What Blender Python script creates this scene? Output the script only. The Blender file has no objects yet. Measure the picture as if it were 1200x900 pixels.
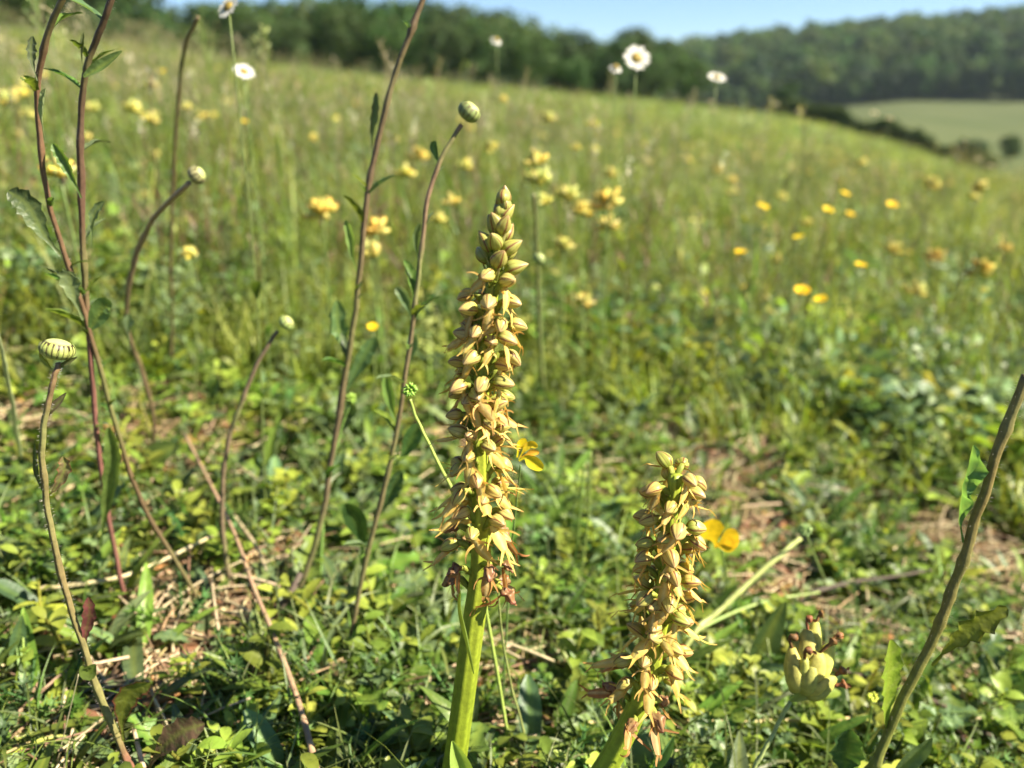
import bpy, math, random
import numpy as np
from mathutils import Vector, Matrix, noise

random.seed(7)
RS = np.random.RandomState(11)
pi = math.pi
R = math.radians
SC = bpy.context.scene
COL = SC.collection

# ------------------------------------------------------------------ camera
PITCH = R(21.0)
FPX = 906.0                       # focal length in photograph pixels (1200 wide)
CAMZ = 0.36
cam_d = bpy.data.cameras.new('camera')
cam = bpy.data.objects.new('camera', cam_d)
COL.objects.link(cam)
cam.location = (0, 0, CAMZ)
cam.rotation_euler = (pi/2 - PITCH, 0, 0)
cam_d.sensor_width = 36.0
cam_d.lens = 36.0*FPX/1200.0
cam_d.clip_start = 0.01
cam_d.clip_end = 6000
cam_d.dof.use_dof = True
cam_d.dof.focus_distance = 0.328
cam_d.dof.aperture_fstop = 5.8
SC.camera = cam

# ------------------------------------------------------------------ sky and sun
SUN_EL = R(43)
SUN_AZ = R(104)                    # clockwise from the view direction (+Y): from the right
world = bpy.data.worlds.new('World')
SC.world = world
world.use_nodes = True
nt = world.node_tree
sky = nt.nodes.new('ShaderNodeTexSky')
sky.sky_type = 'NISHITA'
sky.sun_disc = False
sky.sun_elevation = SUN_EL
sky.sun_rotation = SUN_AZ
sky.air_density = 1.0
sky.dust_density = 0.0
sky.ozone_density = 6.0
sky.altitude = 1500
nt.links.new(sky.outputs[0], nt.nodes['Background'].inputs[0])
nt.nodes['Background'].inputs[1].default_value = 0.047
sd = bpy.data.lights.new('sun', 'SUN')
sd.energy = 5.0
sd.angle = R(0.5)
sd.color = (1.0, 0.91, 0.73)
sun = bpy.data.objects.new('sun', sd)
COL.objects.link(sun)
to_sun = Vector((math.sin(SUN_AZ)*math.cos(SUN_EL), math.cos(SUN_AZ)*math.cos(SUN_EL), math.sin(SUN_EL)))
sun.rotation_euler = to_sun.to_track_quat('Z', 'Y').to_euler()
SC.view_settings.view_transform = 'Standard'
SC.view_settings.look = 'None'
SC.view_settings.gamma = 1
SC.view_settings.use_curve_mapping = False
SC.view_settings.exposure = 1.86
SC.render.engine = 'CYCLES'
SC.cycles.max_bounces = 8
SC.cycles.transmission_bounces = 4
SC.cycles.diffuse_bounces = 3
SC.cycles.glossy_bounces = 2
SC.cycles.volume_bounces = 1
SC.cycles.sample_clamp_indirect = 6

# ------------------------------------------------------------------ pixel -> place helpers
FW = Vector((0, math.cos(PITCH), -math.sin(PITCH)))
UP = Vector((0, math.sin(PITCH), math.cos(PITCH)))
def ray(px, py):
    return FW + Vector((1, 0, 0))*((px-600)/FPX) + UP*((450-py)/FPX)
def PV(px, py, y):
    d = ray(px, py)
    return Vector((0, 0, CAMZ)) + d*(y/d.y)
def plane_z(x, y):
    return -0.14*x - 0.011*y
def G(px, py):
    d = ray(px, py)
    t = -CAMZ/(d.z + 0.14*d.x + 0.011*d.y)
    return Vector((0, 0, CAMZ)) + d*t

# ------------------------------------------------------------------ terrain
CX = [-250, 0, 100, 300, 450, 600, 700, 800, 930, 1060, 1200, 1450]
CREST = [24, 46, 58, 80, 94, 106, 114, 123, 139, 170, 216, 286]       # meadow crest, r = 45
T105 = [40, 60, 72, 92, 106, 117, 124, 130, 137, 169, 214, 268]      # foot of the crest, r = 105
T420 = [125, 125, 125, 128, 130, 134, 136, 138, 132, 118, 120, 124]  # far edge of the field
T690 = [84, 84, 84, 84, 86, 88, 84, 80, 64, 54, 46, 44]              # ridge under its trees
def slope_at(row, az):
    k = (450-row)/FPX
    return math.cos(az)*math.tan(math.atan(k)-PITCH)
def col_of(az):
    a = max(-0.72, min(0.72, az))
    return 600 + FPX*math.tan(a)/math.cos(PITCH)
def sm(a, b, x):
    t = min(1, max(0, (x-a)/(b-a)))
    return t*t*(3-2*t)
def height(x, y):
    r = math.hypot(x, y)
    z = plane_z(x, y)
    if r < 14:
        w = sm(0.2, 1.0, r)
        n = noise.noise(Vector((x*9, y*9, 0)))*0.010 + noise.noise(Vector((x*28, y*28, 3)))*0.0045
        n += w*noise.noise(Vector((x*1.7, y*1.7, 5)))*0.03
        return z + n
    az = math.atan2(x, y)
    if abs(az) > 0.72:
        zz = plane_z(math.sin(0.72*(1 if az > 0 else -1))*r, math.cos(0.72)*r)
    c = col_of(az)
    a = max(-0.72, min(0.72, az))
    s45 = slope_at(np.interp(c, CX, CREST), a)
    z45 = CAMZ + s45*45
    z105 = CAMZ + slope_at(np.interp(c, CX, T105), a)*105
    z420 = CAMZ + slope_at(np.interp(c, CX, T420), a)*420
    z690 = CAMZ + slope_at(np.interp(c, CX, T690), a)*690
    zp = CAMZ + (s45)*r if r > 45 else z*(1-sm(14, 45, r)) + (CAMZ+s45*r)*sm(14, 45, r)
    if r <= 45:
        zz = zp
    elif r <= 105:
        t = sm(45, 105, r)
        low = min(zp, z45) - 1.2
        zz = z45 + (z105-z45)*t - 0.9*math.sin(pi*(r-45)/60)
    elif r <= 420:
        t = (r-105)/315
        zz = z105 + (z420-z105)*t
    elif r <= 690:
        t = (r-420)/270
        zz = z420 + (z690-z420)*(t*1.25-0.25*t*t)
    else:
        zz = z690 - 0.03*(r-690)
    zz += noise.noise(Vector((x*.25, y*.25, 0)))*0.05*sm(14, 25, r)
    if r > 100:
        zz += noise.noise(Vector((x*.02, y*.02, 0)))*0.8*sm(100, 300, r)
    return zz

# ------------------------------------------------------------------ materials
def new_mat(name):
    m = bpy.data.materials.new(name)
    m.use_nodes = True
    n = m.node_tree.nodes
    b = n['Principled BSDF']
    return m, m.node_tree, n, b
def leaf_mat(name, rough=0.42, trans=0.45, vary=0.8, hue=0.05, bump=0.0006, spec=0.36, nscale=120, tcol=(1.2, 1.15, 0.55)):
    m, t, n, b = new_mat(name)
    L = t.links.new
    a = n.new('ShaderNodeAttribute'); a.attribute_name = 'Col'
    oi = n.new('ShaderNodeObjectInfo')
    hs = n.new('ShaderNodeHueSaturation')
    mr = n.new('ShaderNodeMapRange'); mr.inputs[3].default_value = 1-vary*.5; mr.inputs[4].default_value = 1+vary*.5
    mh = n.new('ShaderNodeMapRange'); mh.inputs[3].default_value = .5-hue*.5; mh.inputs[4].default_value = .5+hue*.5
    ma = n.new('ShaderNodeMath'); ma.operation = 'FRACT'
    mm = n.new('ShaderNodeMath'); mm.operation = 'MULTIPLY'; mm.inputs[1].default_value = 7.31
    L(oi.outputs['Random'], mr.inputs[0]); L(oi.outputs['Random'], mm.inputs[0]); L(mm.outputs[0], ma.inputs[0]); L(ma.outputs[0], mh.inputs[0])
    tc = n.new('ShaderNodeTexCoord')
    no = n.new('ShaderNodeTexNoise'); no.inputs['Scale'].default_value = nscale; no.inputs['Detail'].default_value = 4
    L(tc.outputs['Object'], no.inputs['Vector'])
    m2 = n.new('ShaderNodeMapRange'); m2.inputs[1].default_value = .3; m2.inputs[2].default_value = .7; m2.inputs[3].default_value = .78; m2.inputs[4].default_value = 1.22
    L(no.outputs[0], m2.inputs[0])
    mu = n.new('ShaderNodeMath'); mu.operation = 'MULTIPLY'
    L(m2.outputs[0], mu.inputs[0]); L(mr.outputs[0], mu.inputs[1])
    L(a.outputs['Color'], hs.inputs['Color']); L(mu.outputs[0], hs.inputs['Value']); L(mh.outputs[0], hs.inputs['Hue'])
    L(hs.outputs[0], b.inputs['Base Color'])
    b.inputs['Roughness'].default_value = rough
    b.inputs['Specular IOR Level'].default_value = spec
    bp = n.new('ShaderNodeBump'); bp.inputs['Strength'].default_value = .6; bp.inputs['Distance'].default_value = bump
    n2 = n.new('ShaderNodeTexNoise'); n2.inputs['Scale'].default_value = nscale*4
    L(tc.outputs['Object'], n2.inputs['Vector']); L(n2.outputs[0], bp.inputs['Height']); L(bp.outputs[0], b.inputs['Normal'])
    if trans > 0:
        tr = n.new('ShaderNodeBsdfTranslucent')
        vm = n.new('ShaderNodeVectorMath'); vm.operation = 'MULTIPLY'; vm.inputs[1].default_value = tcol
        L(hs.outputs[0], vm.inputs[0]); L(vm.outputs[0], tr.inputs['Color'])
        mx = n.new('ShaderNodeMixShader'); mx.inputs[0].default_value = trans
        L(b.outputs[0], mx.inputs[1]); L(tr.outputs[0], mx.inputs[2])
        L(mx.outputs[0], n['Material Output'].inputs['Surface'])
    return m
M = {}
M['leaf'] = leaf_mat('leaf_green')
M['stem'] = leaf_mat('plant_stem', rough=.5, trans=.0, vary=.3, hue=.02, nscale=300, bump=.0002)
M['petal'] = leaf_mat('flower_petal', rough=.55, trans=.35, vary=.2, hue=.02, spec=.25, nscale=300, bump=.0002, tcol=(1.15, 1.0, .7))
M['straw'] = leaf_mat('dry_straw', rough=.6, trans=.15, vary=.5, hue=.03, nscale=200, tcol=(1, 1, 1))
M['crown'] = leaf_mat('tree_leaves', rough=.6, trans=.3, vary=.35, hue=.04, nscale=.15, bump=.01, spec=.2)
M['bark'] = leaf_mat('tree_bark', rough=.9, trans=0, vary=.3, hue=.02, nscale=2, bump=.03)

def hood_mat():
    """sepals with dark purple margins and fine veins, drawn along the length of each hood"""
    m, t, n, b = new_mat('orchid_hood')
    L = t.links.new
    uv = n.new('ShaderNodeUVMap'); uv.uv_map = 'UV'
    sx = n.new('ShaderNodeSeparateXYZ'); L(uv.outputs[0], sx.inputs[0])
    a = n.new('ShaderNodeAttribute'); a.attribute_name = 'Col'
    no = n.new('ShaderNodeTexNoise'); no.inputs['Scale'].default_value = 4
    L(uv.outputs[0], no.inputs['Vector'])
    def lines(mult, off, wid, soft):
        m1 = n.new('ShaderNodeMath'); m1.operation = 'MULTIPLY_ADD'; m1.inputs[1].default_value = mult; m1.inputs[2].default_value = off
        L(sx.outputs[0], m1.inputs[0])
        nn = n.new('ShaderNodeMath'); nn.operation = 'MULTIPLY_ADD'; nn.inputs[1].default_value = .12
        L(no.outputs[0], nn.inputs[0]); L(m1.outputs[0], nn.inputs[2])
        fr = n.new('ShaderNodeMath'); fr.operation = 'FRACT'; L(nn.outputs[0], fr.inputs[0])
        sb = n.new('ShaderNodeMath'); sb.operation = 'SUBTRACT'; sb.inputs[1].default_value = .5; L(fr.outputs[0], sb.inputs[0])
        ab = n.new('ShaderNodeMath'); ab.operation = 'ABSOLUTE'; L(sb.outputs[0], ab.inputs[0])
        mp = n.new('ShaderNodeMapRange'); mp.inputs[1].default_value = wid; mp.inputs[2].default_value = wid+soft
        mp.inputs[3].default_value = 1; mp.inputs[4].default_value = 0
        L(ab.outputs[0], mp.inputs[0])
        return mp
    l1 = lines(4, .5, .055, .05)
    l2 = lines(12, .0, .03, .12)
    s2 = n.new('ShaderNodeMath'); s2.operation = 'MULTIPLY'; s2.inputs[1].default_value = .48; L(l2.outputs[0], s2.inputs[0])
    mxm = n.new('ShaderNodeMath'); mxm.operation = 'MAXIMUM'; L(l1.outputs[0], mxm.inputs[0]); L(s2.outputs[0], mxm.inputs[1])
    fac = n.new('ShaderNodeMath'); fac.operation = 'MULTIPLY'; fac.inputs[1].default_value = .88; L(mxm.outputs[0], fac.inputs[0])
    mc = n.new('ShaderNodeMix'); mc.data_type = 'RGBA'
    L(fac.outputs[0], mc.inputs[0]); L(a.outputs['Color'], mc.inputs[6]); mc.inputs[7].default_value = (.19, .055, .03, 1)
    oi = n.new('ShaderNodeObjectInfo')
    hs = n.new('ShaderNodeHueSaturation')
    mr = n.new('ShaderNodeMapRange'); mr.inputs[3].default_value = .485; mr.inputs[4].default_value = .512
    L(oi.outputs['Random'], mr.inputs[0]); L(mr.outputs[0], hs.inputs['Hue']); L(mc.outputs[2], hs.inputs['Color'])
    L(hs.outputs[0], b.inputs['Base Color'])
    b.inputs['Roughness'].default_value = .42
    b.inputs['Specular IOR Level'].default_value = .4
    b.inputs['Subsurface Weight'].default_value = .0
    tr = n.new('ShaderNodeBsdfTranslucent'); L(hs.outputs[0], tr.inputs['Color'])
    mx = n.new('ShaderNodeMixShader'); mx.inputs[0].default_value = .36
    L(b.outputs[0], mx.inputs[1]); L(tr.outputs[0], mx.inputs[2]); L(mx.outputs[0], n['Material Output'].inputs['Surface'])
    return m
M['hood'] = hood_mat()

def ground_mat():
    m, t, n, b = new_mat('meadow_soil')
    L = t.links.new
    tc = n.new('ShaderNodeTexCoord')
    def nz(sc, det=5, ro=.6):
        x = n.new('ShaderNodeTexNoise'); x.inputs['Scale'].default_value = sc; x.inputs['Detail'].default_value = det; x.inputs['Roughness'].default_value = ro
        L(tc.outputs['Object'], x.inputs['Vector']); return x
    a = nz(60); c1 = n.new('ShaderNodeValToRGB')
    c1.color_ramp.elements[0].position = .32; c1.color_ramp.elements[0].color = (.028, .02, .012, 1)
    c1.color_ramp.elements[1].position = .68; c1.color_ramp.elements[1].color = (.15, .105, .05, 1)
    e = c1.color_ramp.elements.new(.5); e.color = (.085, .055, .03, 1)
    L(a.outputs[0], c1.inputs[0])
    g = nz(14, 6); c2 = n.new('ShaderNodeValToRGB')
    c2.color_ramp.elements[0].position = .46; c2.color_ramp.elements[0].color = (0, 0, 0, 1)
    c2.color_ramp.elements[1].position = .6; c2.color_ramp.elements[1].color = (1, 1, 1, 1)
    L(g.outputs[0], c2.inputs[0])
    mx = n.new('ShaderNodeMix'); mx.data_type = 'RGBA'
    L(c2.outputs[0], mx.inputs[0]); L(c1.outputs[0], mx.inputs[6]); mx.inputs[7].default_value = (.075, .085, .02, 1)
    # farther up the slope the turf closes over the soil
    ps = n.new('ShaderNodeVectorMath'); ps.operation = 'LENGTH'; L(tc.outputs['Object'], ps.inputs[0])
    mp = n.new('ShaderNodeMapRange'); mp.inputs[1].default_value = 1.0; mp.inputs[2].default_value = 12; L(ps.outputs['Value'], mp.inputs[0])
    f1 = nz(.35, 6); c3 = n.new('ShaderNodeValToRGB')
    c3.color_ramp.elements[0].position = .35; c3.color_ramp.elements[0].color = (.08, .12, .03, 1)
    c3.color_ramp.elements[1].position = .65; c3.color_ramp.elements[1].color = (.16, .19, .07, 1)
    L(f1.outputs[0], c3.inputs[0])
    m2 = n.new('ShaderNodeMix'); m2.data_type = 'RGBA'
    L(mp.outputs[0], m2.inputs[0]); L(mx.outputs[2], m2.inputs[6]); L(c3.outputs[0], m2.inputs[7])
    L(m2.outputs[2], b.inputs['Base Color'])
    b.inputs['Roughness'].default_value = .95
    b.inputs['Specular IOR Level'].default_value = .1
    bp = n.new('ShaderNodeBump'); bp.inputs['Strength'].default_value = 1; bp.inputs['Distance'].default_value = .006
    hb = nz(220, 6, .7); L(hb.outputs[0], bp.inputs['Height']); L(bp.outputs[0], b.inputs['Normal'])
    return m
def field_mat(name, ca, cb, scale, stripes=False):
    m, t, n, b = new_mat(name)
    L = t.links.new
    tc = n.new('ShaderNodeTexCoord')
    x = n.new('ShaderNodeTexNoise'); x.inputs['Scale'].default_value = scale; x.inputs['Detail'].default_value = 6
    L(tc.outputs['Object'], x.inputs['Vector'])
    c = n.new('ShaderNodeValToRGB'); c.color_ramp.elements[0].position = .35; c.color_ramp.elements[0].color = (*ca, 1)
    c.color_ramp.elements[1].position = .65; c.color_ramp.elements[1].color = (*cb, 1)
    L(x.outputs[0], c.inputs[0])
    out = c.outputs[0]
    if stripes:
        mpn = n.new('ShaderNodeMapping'); mpn.inputs['Rotation'].default_value = (0, 0, R(62)); L(tc.outputs['Object'], mpn.inputs[0])
        w = n.new('ShaderNodeTexWave'); w.inputs['Scale'].default_value = .09; w.inputs['Distortion'].default_value = .8; w.inputs['Detail'].default_value = 2
        L(mpn.outputs[0], w.inputs[0])
        mr = n.new('ShaderNodeMapRange'); mr.inputs[3].default_value = .80; mr.inputs[4].default_value = 1.14; L(w.outputs[1], mr.inputs[0])
        hs = n.new('ShaderNodeHueSaturation'); L(out, hs.inputs['Color']); L(mr.outputs[0], hs.inputs['Value']); out = hs.outputs[0]
    L(out, b.inputs['Base Color'])
    b.inputs['Roughness'].default_value = .95
    b.inputs['Specular IOR Level'].default_value = .1
    return m
M['ground'] = ground_mat()
M['field'] = field_mat('crop_field', (.055, .072, .026), (.078, .090, .036), .03, True)
M['hill'] = field_mat('hill_soil', (.03, .04, .015), (.06, .07, .03), .1)

# ------------------------------------------------------------------ mesh helpers
class MB:
    def __init__(s):
        s.v = []; s.f = []; s.c = []; s.uv = {}
    def add(s, vs, fs, cs):
        o = len(s.v)
        s.v.extend([tuple(p) for p in vs]); s.c.extend(cs)
        s.f.extend([tuple(i+o for i in f) for f in fs])
        return o
    def mesh(s, name, mat, smooth=True):
        me = bpy.data.meshes.new(name)
        me.from_pydata(s.v, [], s.f)
        ca = me.color_attributes.new('Col', 'FLOAT_COLOR', 'POINT')
        arr = np.ones((len(s.v), 4), dtype=np.float32)
        arr[:, :3] = np.array(s.c, dtype=np.float32).reshape(-1, 3)
        ca.data.foreach_set('color', arr.ravel())
        if s.uv:
            ul = me.uv_layers.new(name='UV')
            li = np.zeros(len(me.loops), dtype=np.int32); me.loops.foreach_get('vertex_index', li)
            u = np.zeros((len(s.v), 2), dtype=np.float32)
            for k, val in s.uv.items(): u[k] = val
            ul.data.foreach_set('uv', u[li].ravel())
        if smooth: me.polygons.foreach_set('use_smooth', [True]*len(me.polygons))
        me.materials.append(mat)
        return me
    def build(s, name, mat, parent=None, smooth=True):
        o = bpy.data.objects.new(name, s.mesh(name, mat, smooth))
        COL.objects.link(o)
        if parent is not None:
            o.parent = parent
            # vertices are given in world space for hand-placed plants
            o.matrix_parent_inverse = parent.matrix_basis.inverted() if getattr(s, 'world', True) else Matrix()
        return o
def mixc(a, b, t): return tuple(a[i]*(1-t)+b[i]*t for i in range(3))
def jit(c, a=.12):
    k = 1+random.uniform(-a, a)
    return tuple(max(0, min(1, x*k*(1+random.uniform(-a, a)*.4))) for x in c)
def tag(o, label=None, cat=None, group=None, kind=None):
    if label: o['label'] = label
    if cat: o['category'] = cat
    if group: o['group'] = group
    if kind: o['kind'] = kind
    return o
def empty(name, loc, label, cat, group=None):
    o = bpy.data.objects.new(name, None); COL.objects.link(o)
    o.location = loc
    o.empty_display_size = .01
    return tag(o, label, cat, group)
def obj(name, me, parent=None, loc=None, mat=None):
    o = bpy.data.objects.new(name, me); COL.objects.link(o)
    if parent: o.parent = parent
    if mat is not None: o.matrix_local = mat
    elif loc is not None: o.location = loc
    return o
def catmull(P, n):
    """smooth curve through the control points P (n steps per span)"""
    P = [Vector(p) for p in P]
    if len(P) == 2: P = [P[0], (P[0]+P[1])/2, P[1]]
    Q = [P[0]*2-P[1]]+P+[P[-1]*2-P[-2]]
    out = []
    for i in range(1, len(Q)-2):
        for k in range(n):
            t = k/n
            out.append(0.5*((2*Q[i])+(-Q[i-1]+Q[i+1])*t+(2*Q[i-1]-5*Q[i]+4*Q[i+1]-Q[i+2])*t*t+(-Q[i-1]+3*Q[i]-3*Q[i+1]+Q[i+2])*t**3))
    out.append(Q[-2].copy())
    return out
def frames(pts, nrm=Vector((0, -1, 0))):
    T = []
    for i in range(len(pts)):
        a = pts[max(0, i-1)]; b = pts[min(len(pts)-1, i+1)]
        d = (b-a)
        T.append(d.normalized() if d.length > 1e-9 else Vector((0, 0, 1)))
    out = []; n = Vector(nrm)
    for t in T:
        s = t.cross(n)
        if s.length < 1e-4: s = t.cross(Vector((1, .1, 0)))
        s.normalize(); n = s.cross(t).normalized()
        out.append((t, s, n))
    return out
def tube(mb, pts, rad, n=8, col=(.1, .2, .05), ridges=0, rdepth=.12, cap=True, wob=0):
    """tapered stalk; rad and col may be functions of t"""
    fr = frames(pts)
    m = len(pts); vs = []; cs = []; fs = []
    for i, p in enumerate(pts):
        t = i/(m-1)
        r = rad(t) if callable(rad) else rad
        c0 = col(t) if callable(col) else col
        for k in range(n):
            a = 2*pi*k/n
            rr = r*(1+rdepth*math.cos(a*ridges) if ridges else 1)
            if wob: rr *= 1+wob*noise.noise(Vector((i*.7, k*1.3, p.x*50)))
            q = p+fr[i][1]*math.cos(a)*rr+fr[i][2]*math.sin(a)*rr
            vs.append(q)
            cs.append(mixc(c0, tuple(x*.8 for x in c0), .5+.5*math.cos(a*ridges+pi)) if ridges else c0)
    for i in range(m-1):
        for k in range(n):
            fs.append((i*n+k, i*n+(k+1) % n, (i+1)*n+(k+1) % n, (i+1)*n+k))
    if cap:
        fs.append(tuple(range(n-1, -1, -1))); fs.append(tuple((m-1)*n+k for k in range(n)))
    mb.add(vs, fs, cs)
def strip(mb, pts, width, normal=Vector((0, 0, 1)), col=(.08, .14, .03), fold=.2, across=5, teeth=0, nt_=0, tipc=None, midc=None, twist=0, wave=0, edgec=None):
    """leaf or blade: width(t) half width along pts; teeth cuts the outline into lobes"""
    fr = frames(pts, normal)
    m = len(pts); vs = []; cs = []; fs = []
    A = [(-1+2*k/(across-1)) for k in range(across)]
    ph = random.random()*6
    for i, p in enumerate(pts):
        t = i/(m-1)
        w = width(t)
        T, S, N = fr[i]
        if twist:
            an = twist*t; S, N = S*math.cos(an)+N*math.sin(an), N*math.cos(an)-S*math.sin(an)
        big = 1
        if teeth:
            x = (t*nt_) % 1.0
            big = 1-teeth*(x if x > .25 else 1-x*4*.999)
        for a in A:
            e = abs(a) == 1
            wa = w*a*(big if abs(a) > .9 else (1 if teeth == 0 else min(1, big+teeth*.4)))
            q = p+S*wa+N*(fold*w*abs(a)**1.3+(wave*w*math.sin(t*14+ph+a)*abs(a)))
            if teeth and e: q = q+T*w*.25*(big-.6)
            c = col(t) if callable(col) else col
            if tipc is not None: c = mixc(c, tipc, t**2)
            if teeth: c = mixc(c, (.28, .34, .10), .35*max(0, math.cos(2*pi*(t*nt_-abs(a)*.7)))**6)
            if midc is not None and abs(a) < .1: c = midc
            if edgec is not None and e: c = edgec
            vs.append(q); cs.append(c)
    for i in range(m-1):
        for k in range(across-1):
            fs.append((i*across+k, i*across+k+1, (i+1)*across+k+1, (i+1)*across+k))
    mb.add(vs, fs, cs)
def W_lance(w): return lambda t: w*max(.03, math.sin(pi*min(1, t*.93+.05))**.8)
def W_spat(w): return lambda t: w*max(.02, (.16+.84*sm(.15, .62, t))*math.sqrt(max(0, 1-max(0, (t-.62)/.385)**2)))
def W_blade(w): return lambda t: w*max(.03, (1-t**2.2))*(.55+.45*min(1, t*6))
def W_oval(w): return lambda t: w*max(.03, math.sqrt(max(0, 1-(2*t-1)**2)))
def arc_pts(base, az, length, el0, el1, n=8, side=0):
    """curve that starts at elevation el0 and bends over to el1"""
    p = Vector(base); out = [p.copy()]
    for i in range(n):
        t = (i+.5)/n
        e = el0+(el1-el0)*t; a = az+side*t
        p = p+Vector((math.cos(a)*math.cos(e), math.sin(a)*math.cos(e), math.sin(e)))*(length/n)
        out.append(p.copy())
    return out
def norm_for(az, el=0): return Vector((-math.cos(az)*math.sin(el), -math.sin(az)*math.sin(el), math.cos(el)))
UPV = Vector((0, 0, 1))

# base colours (real reflectance)
GRN = (.125, .200, .030); GRN2 = (.085, .148, .026); LIME = (.24, .31, .045); BLUEG = (.13, .19, .085)
DARKG = (.035, .07, .016); STRAW = (.36, .26, .14); PALE = (.44, .36, .21); BRN = (.15, .075, .035); RED = (.19, .075, .035); MAR = (.17, .055, .045)
YEL = (.80, .62, .10); BUT = (.82, .56, .012)

# ------------------------------------------------------------------ ground sheets
def polar_sheet(name, rs, nseg, mat, kind='structure'):
    v = []; f = []
    n = nseg
    for r in rs:
        for k in range(n):
            a = 2*pi*k/n
            x, y = r*math.sin(a), r*math.cos(a)
            v.append((x, y, height(x, y)))
    for i in range(len(rs)-1):
        for k in range(n):
            f.append((i*n+k, i*n+(k+1) % n, (i+1)*n+(k+1) % n, (i+1)*n+k)[::-1])
    if rs[0] < .2:
        v.append((0, 0, height(0, 0))); c = len(v)-1
        for k in range(n): f.append((k, (k+1) % n, c))
    me = bpy.data.meshes.new(name); me.from_pydata(v, [], f)
    me.polygons.foreach_set('use_smooth', [True]*len(f))
    me.materials.append(mat)
    o = obj(name, me); o['kind'] = kind
    return o
polar_sheet('ground', list(np.geomspace(.1, 105, 230)), 360, M['ground'])
polar_sheet('field', list(np.linspace(105, 420, 40)), 240, M['field'])
polar_sheet('hill', list(np.linspace(420, 700, 24))+[760, 900, 1150], 240, M['hill'])

# ------------------------------------------------------------------ scatter (uncountable cover only)
PROTO = bpy.data.collections.new('cover_kinds')          # never linked to the scene
def gn_scatter(name, protos, pts, rot, scl, idx, mat_list=None):
    c = bpy.data.collections.new(name+'_kinds')
    for i, (me) in enumerate(protos):
        o = bpy.data.objects.new('%s_kind_%02d' % (name, i), me); c.objects.link(o)
    me = bpy.data.meshes.new(name)
    me.vertices.add(len(pts)); me.vertices.foreach_set('co', np.asarray(pts, dtype=np.float32).ravel())
    a = me.attributes.new('rot', 'FLOAT_VECTOR', 'POINT'); a.data.foreach_set('vector', np.asarray(rot, dtype=np.float32).ravel())
    a = me.attributes.new('scl', 'FLOAT', 'POINT'); a.data.foreach_set('value', np.asarray(scl, dtype=np.float32))
    a = me.attributes.new('idx', 'INT', 'POINT'); a.data.foreach_set('value', np.asarray(idx, dtype=np.int32))
    o = obj(name, me)
    ng = bpy.data.node_groups.new(name+'_nodes', 'GeometryNodeTree')
    ng.interface.new_socket('Geometry', in_out='INPUT', socket_type='NodeSocketGeometry')
    ng.interface.new_socket('Geometry', in_out='OUTPUT', socket_type='NodeSocketGeometry')
    N = ng.nodes; L = ng.links.new
    gi = N.new('NodeGroupInput'); go = N.new('NodeGroupOutput')
    ci = N.new('GeometryNodeCollectionInfo'); ci.inputs['Collection'].default_value = c
    ci.inputs['Separate Children'].default_value = True; ci.inputs['Reset Children'].default_value = True
    ip = N.new('GeometryNodeInstanceOnPoints'); ip.inputs['Pick Instance'].default_value = True
    def attr(nm, ty):
        x = N.new('GeometryNodeInputNamedAttribute'); x.data_type = ty; x.inputs['Name'].default_value = nm
        return x.outputs['Attribute']
    er = N.new('FunctionNodeEulerToRotation')
    L(attr('rot', 'FLOAT_VECTOR'), er.inputs[0])
    L(gi.outputs[0], ip.inputs['Points']); L(ci.outputs[0], ip.inputs['Instance'])
    L(er.outputs[0], ip.inputs['Rotation']); L(attr('scl', 'FLOAT'), ip.inputs['Scale']); L(attr('idx', 'INT'), ip.inputs['Instance Index'])
    L(ip.outputs[0], go.inputs[0])
    md = o.modifiers.new('scatter', 'NODES'); md.node_group = ng
    o['kind'] = 'stuff'
    return o
def rnd(a, b): return random.uniform(a, b)

# ---- cover prototypes -------------------------------------------------------
def p_blades(n, h0, h1, w, cols, spread=.012, lean=.5, across=3, steps=6):
    mb = MB()
    for _ in range(n):
        az = rnd(0, 2*pi); h = rnd(h0, h1)
        b = Vector((rnd(-1, 1), rnd(-1, 1), 0))*spread
        e0 = pi/2-rnd(0, lean*.7); e1 = e0-rnd(.3, 1.6)*lean*1.6
        c = jit(random.choice(cols), .18)
        strip(mb, arc_pts(b, az, h, e0, e1, steps), W_blade(w*rnd(.6, 1.2)), norm_for(az, 1.2), c, fold=.35, across=across, tipc=mixc(c, (.3, .25, .1), .35), twist=rnd(-1, 1))
    return mb.mesh('grass_tuft', M['leaf'])
def p_rosette(n, l0, l1, w, cols, el=(.2, 1.0), shape='spat', teeth=0, ntt=0, midc=None):
    mb = MB()
    a0 = rnd(0, 6)
    for k in range(n):
        az = a0+k*2.4+rnd(-.3, .3); l = rnd(l0, l1)
        e0 = rnd(*el); e1 = e0-rnd(.5, 1.1)
        c = jit(random.choice(cols), .2)
        wf = W_spat(w*rnd(.8, 1.2)*l/l1) if shape == 'spat' else W_lance(w*rnd(.8, 1.2)*l/l1)
        strip(mb, arc_pts((math.cos(az)*.002, math.sin(az)*.002, 0), az, l, e0, e1, 18 if teeth else 8), wf, norm_for(az, e0), c,
              fold=rnd(.1, .4), across=5, teeth=teeth, nt_=ntt, midc=midc or mixc(c, LIME, .4), wave=rnd(0, .15))
    return mb.mesh('leaf_rosette', M['leaf'])
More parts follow.
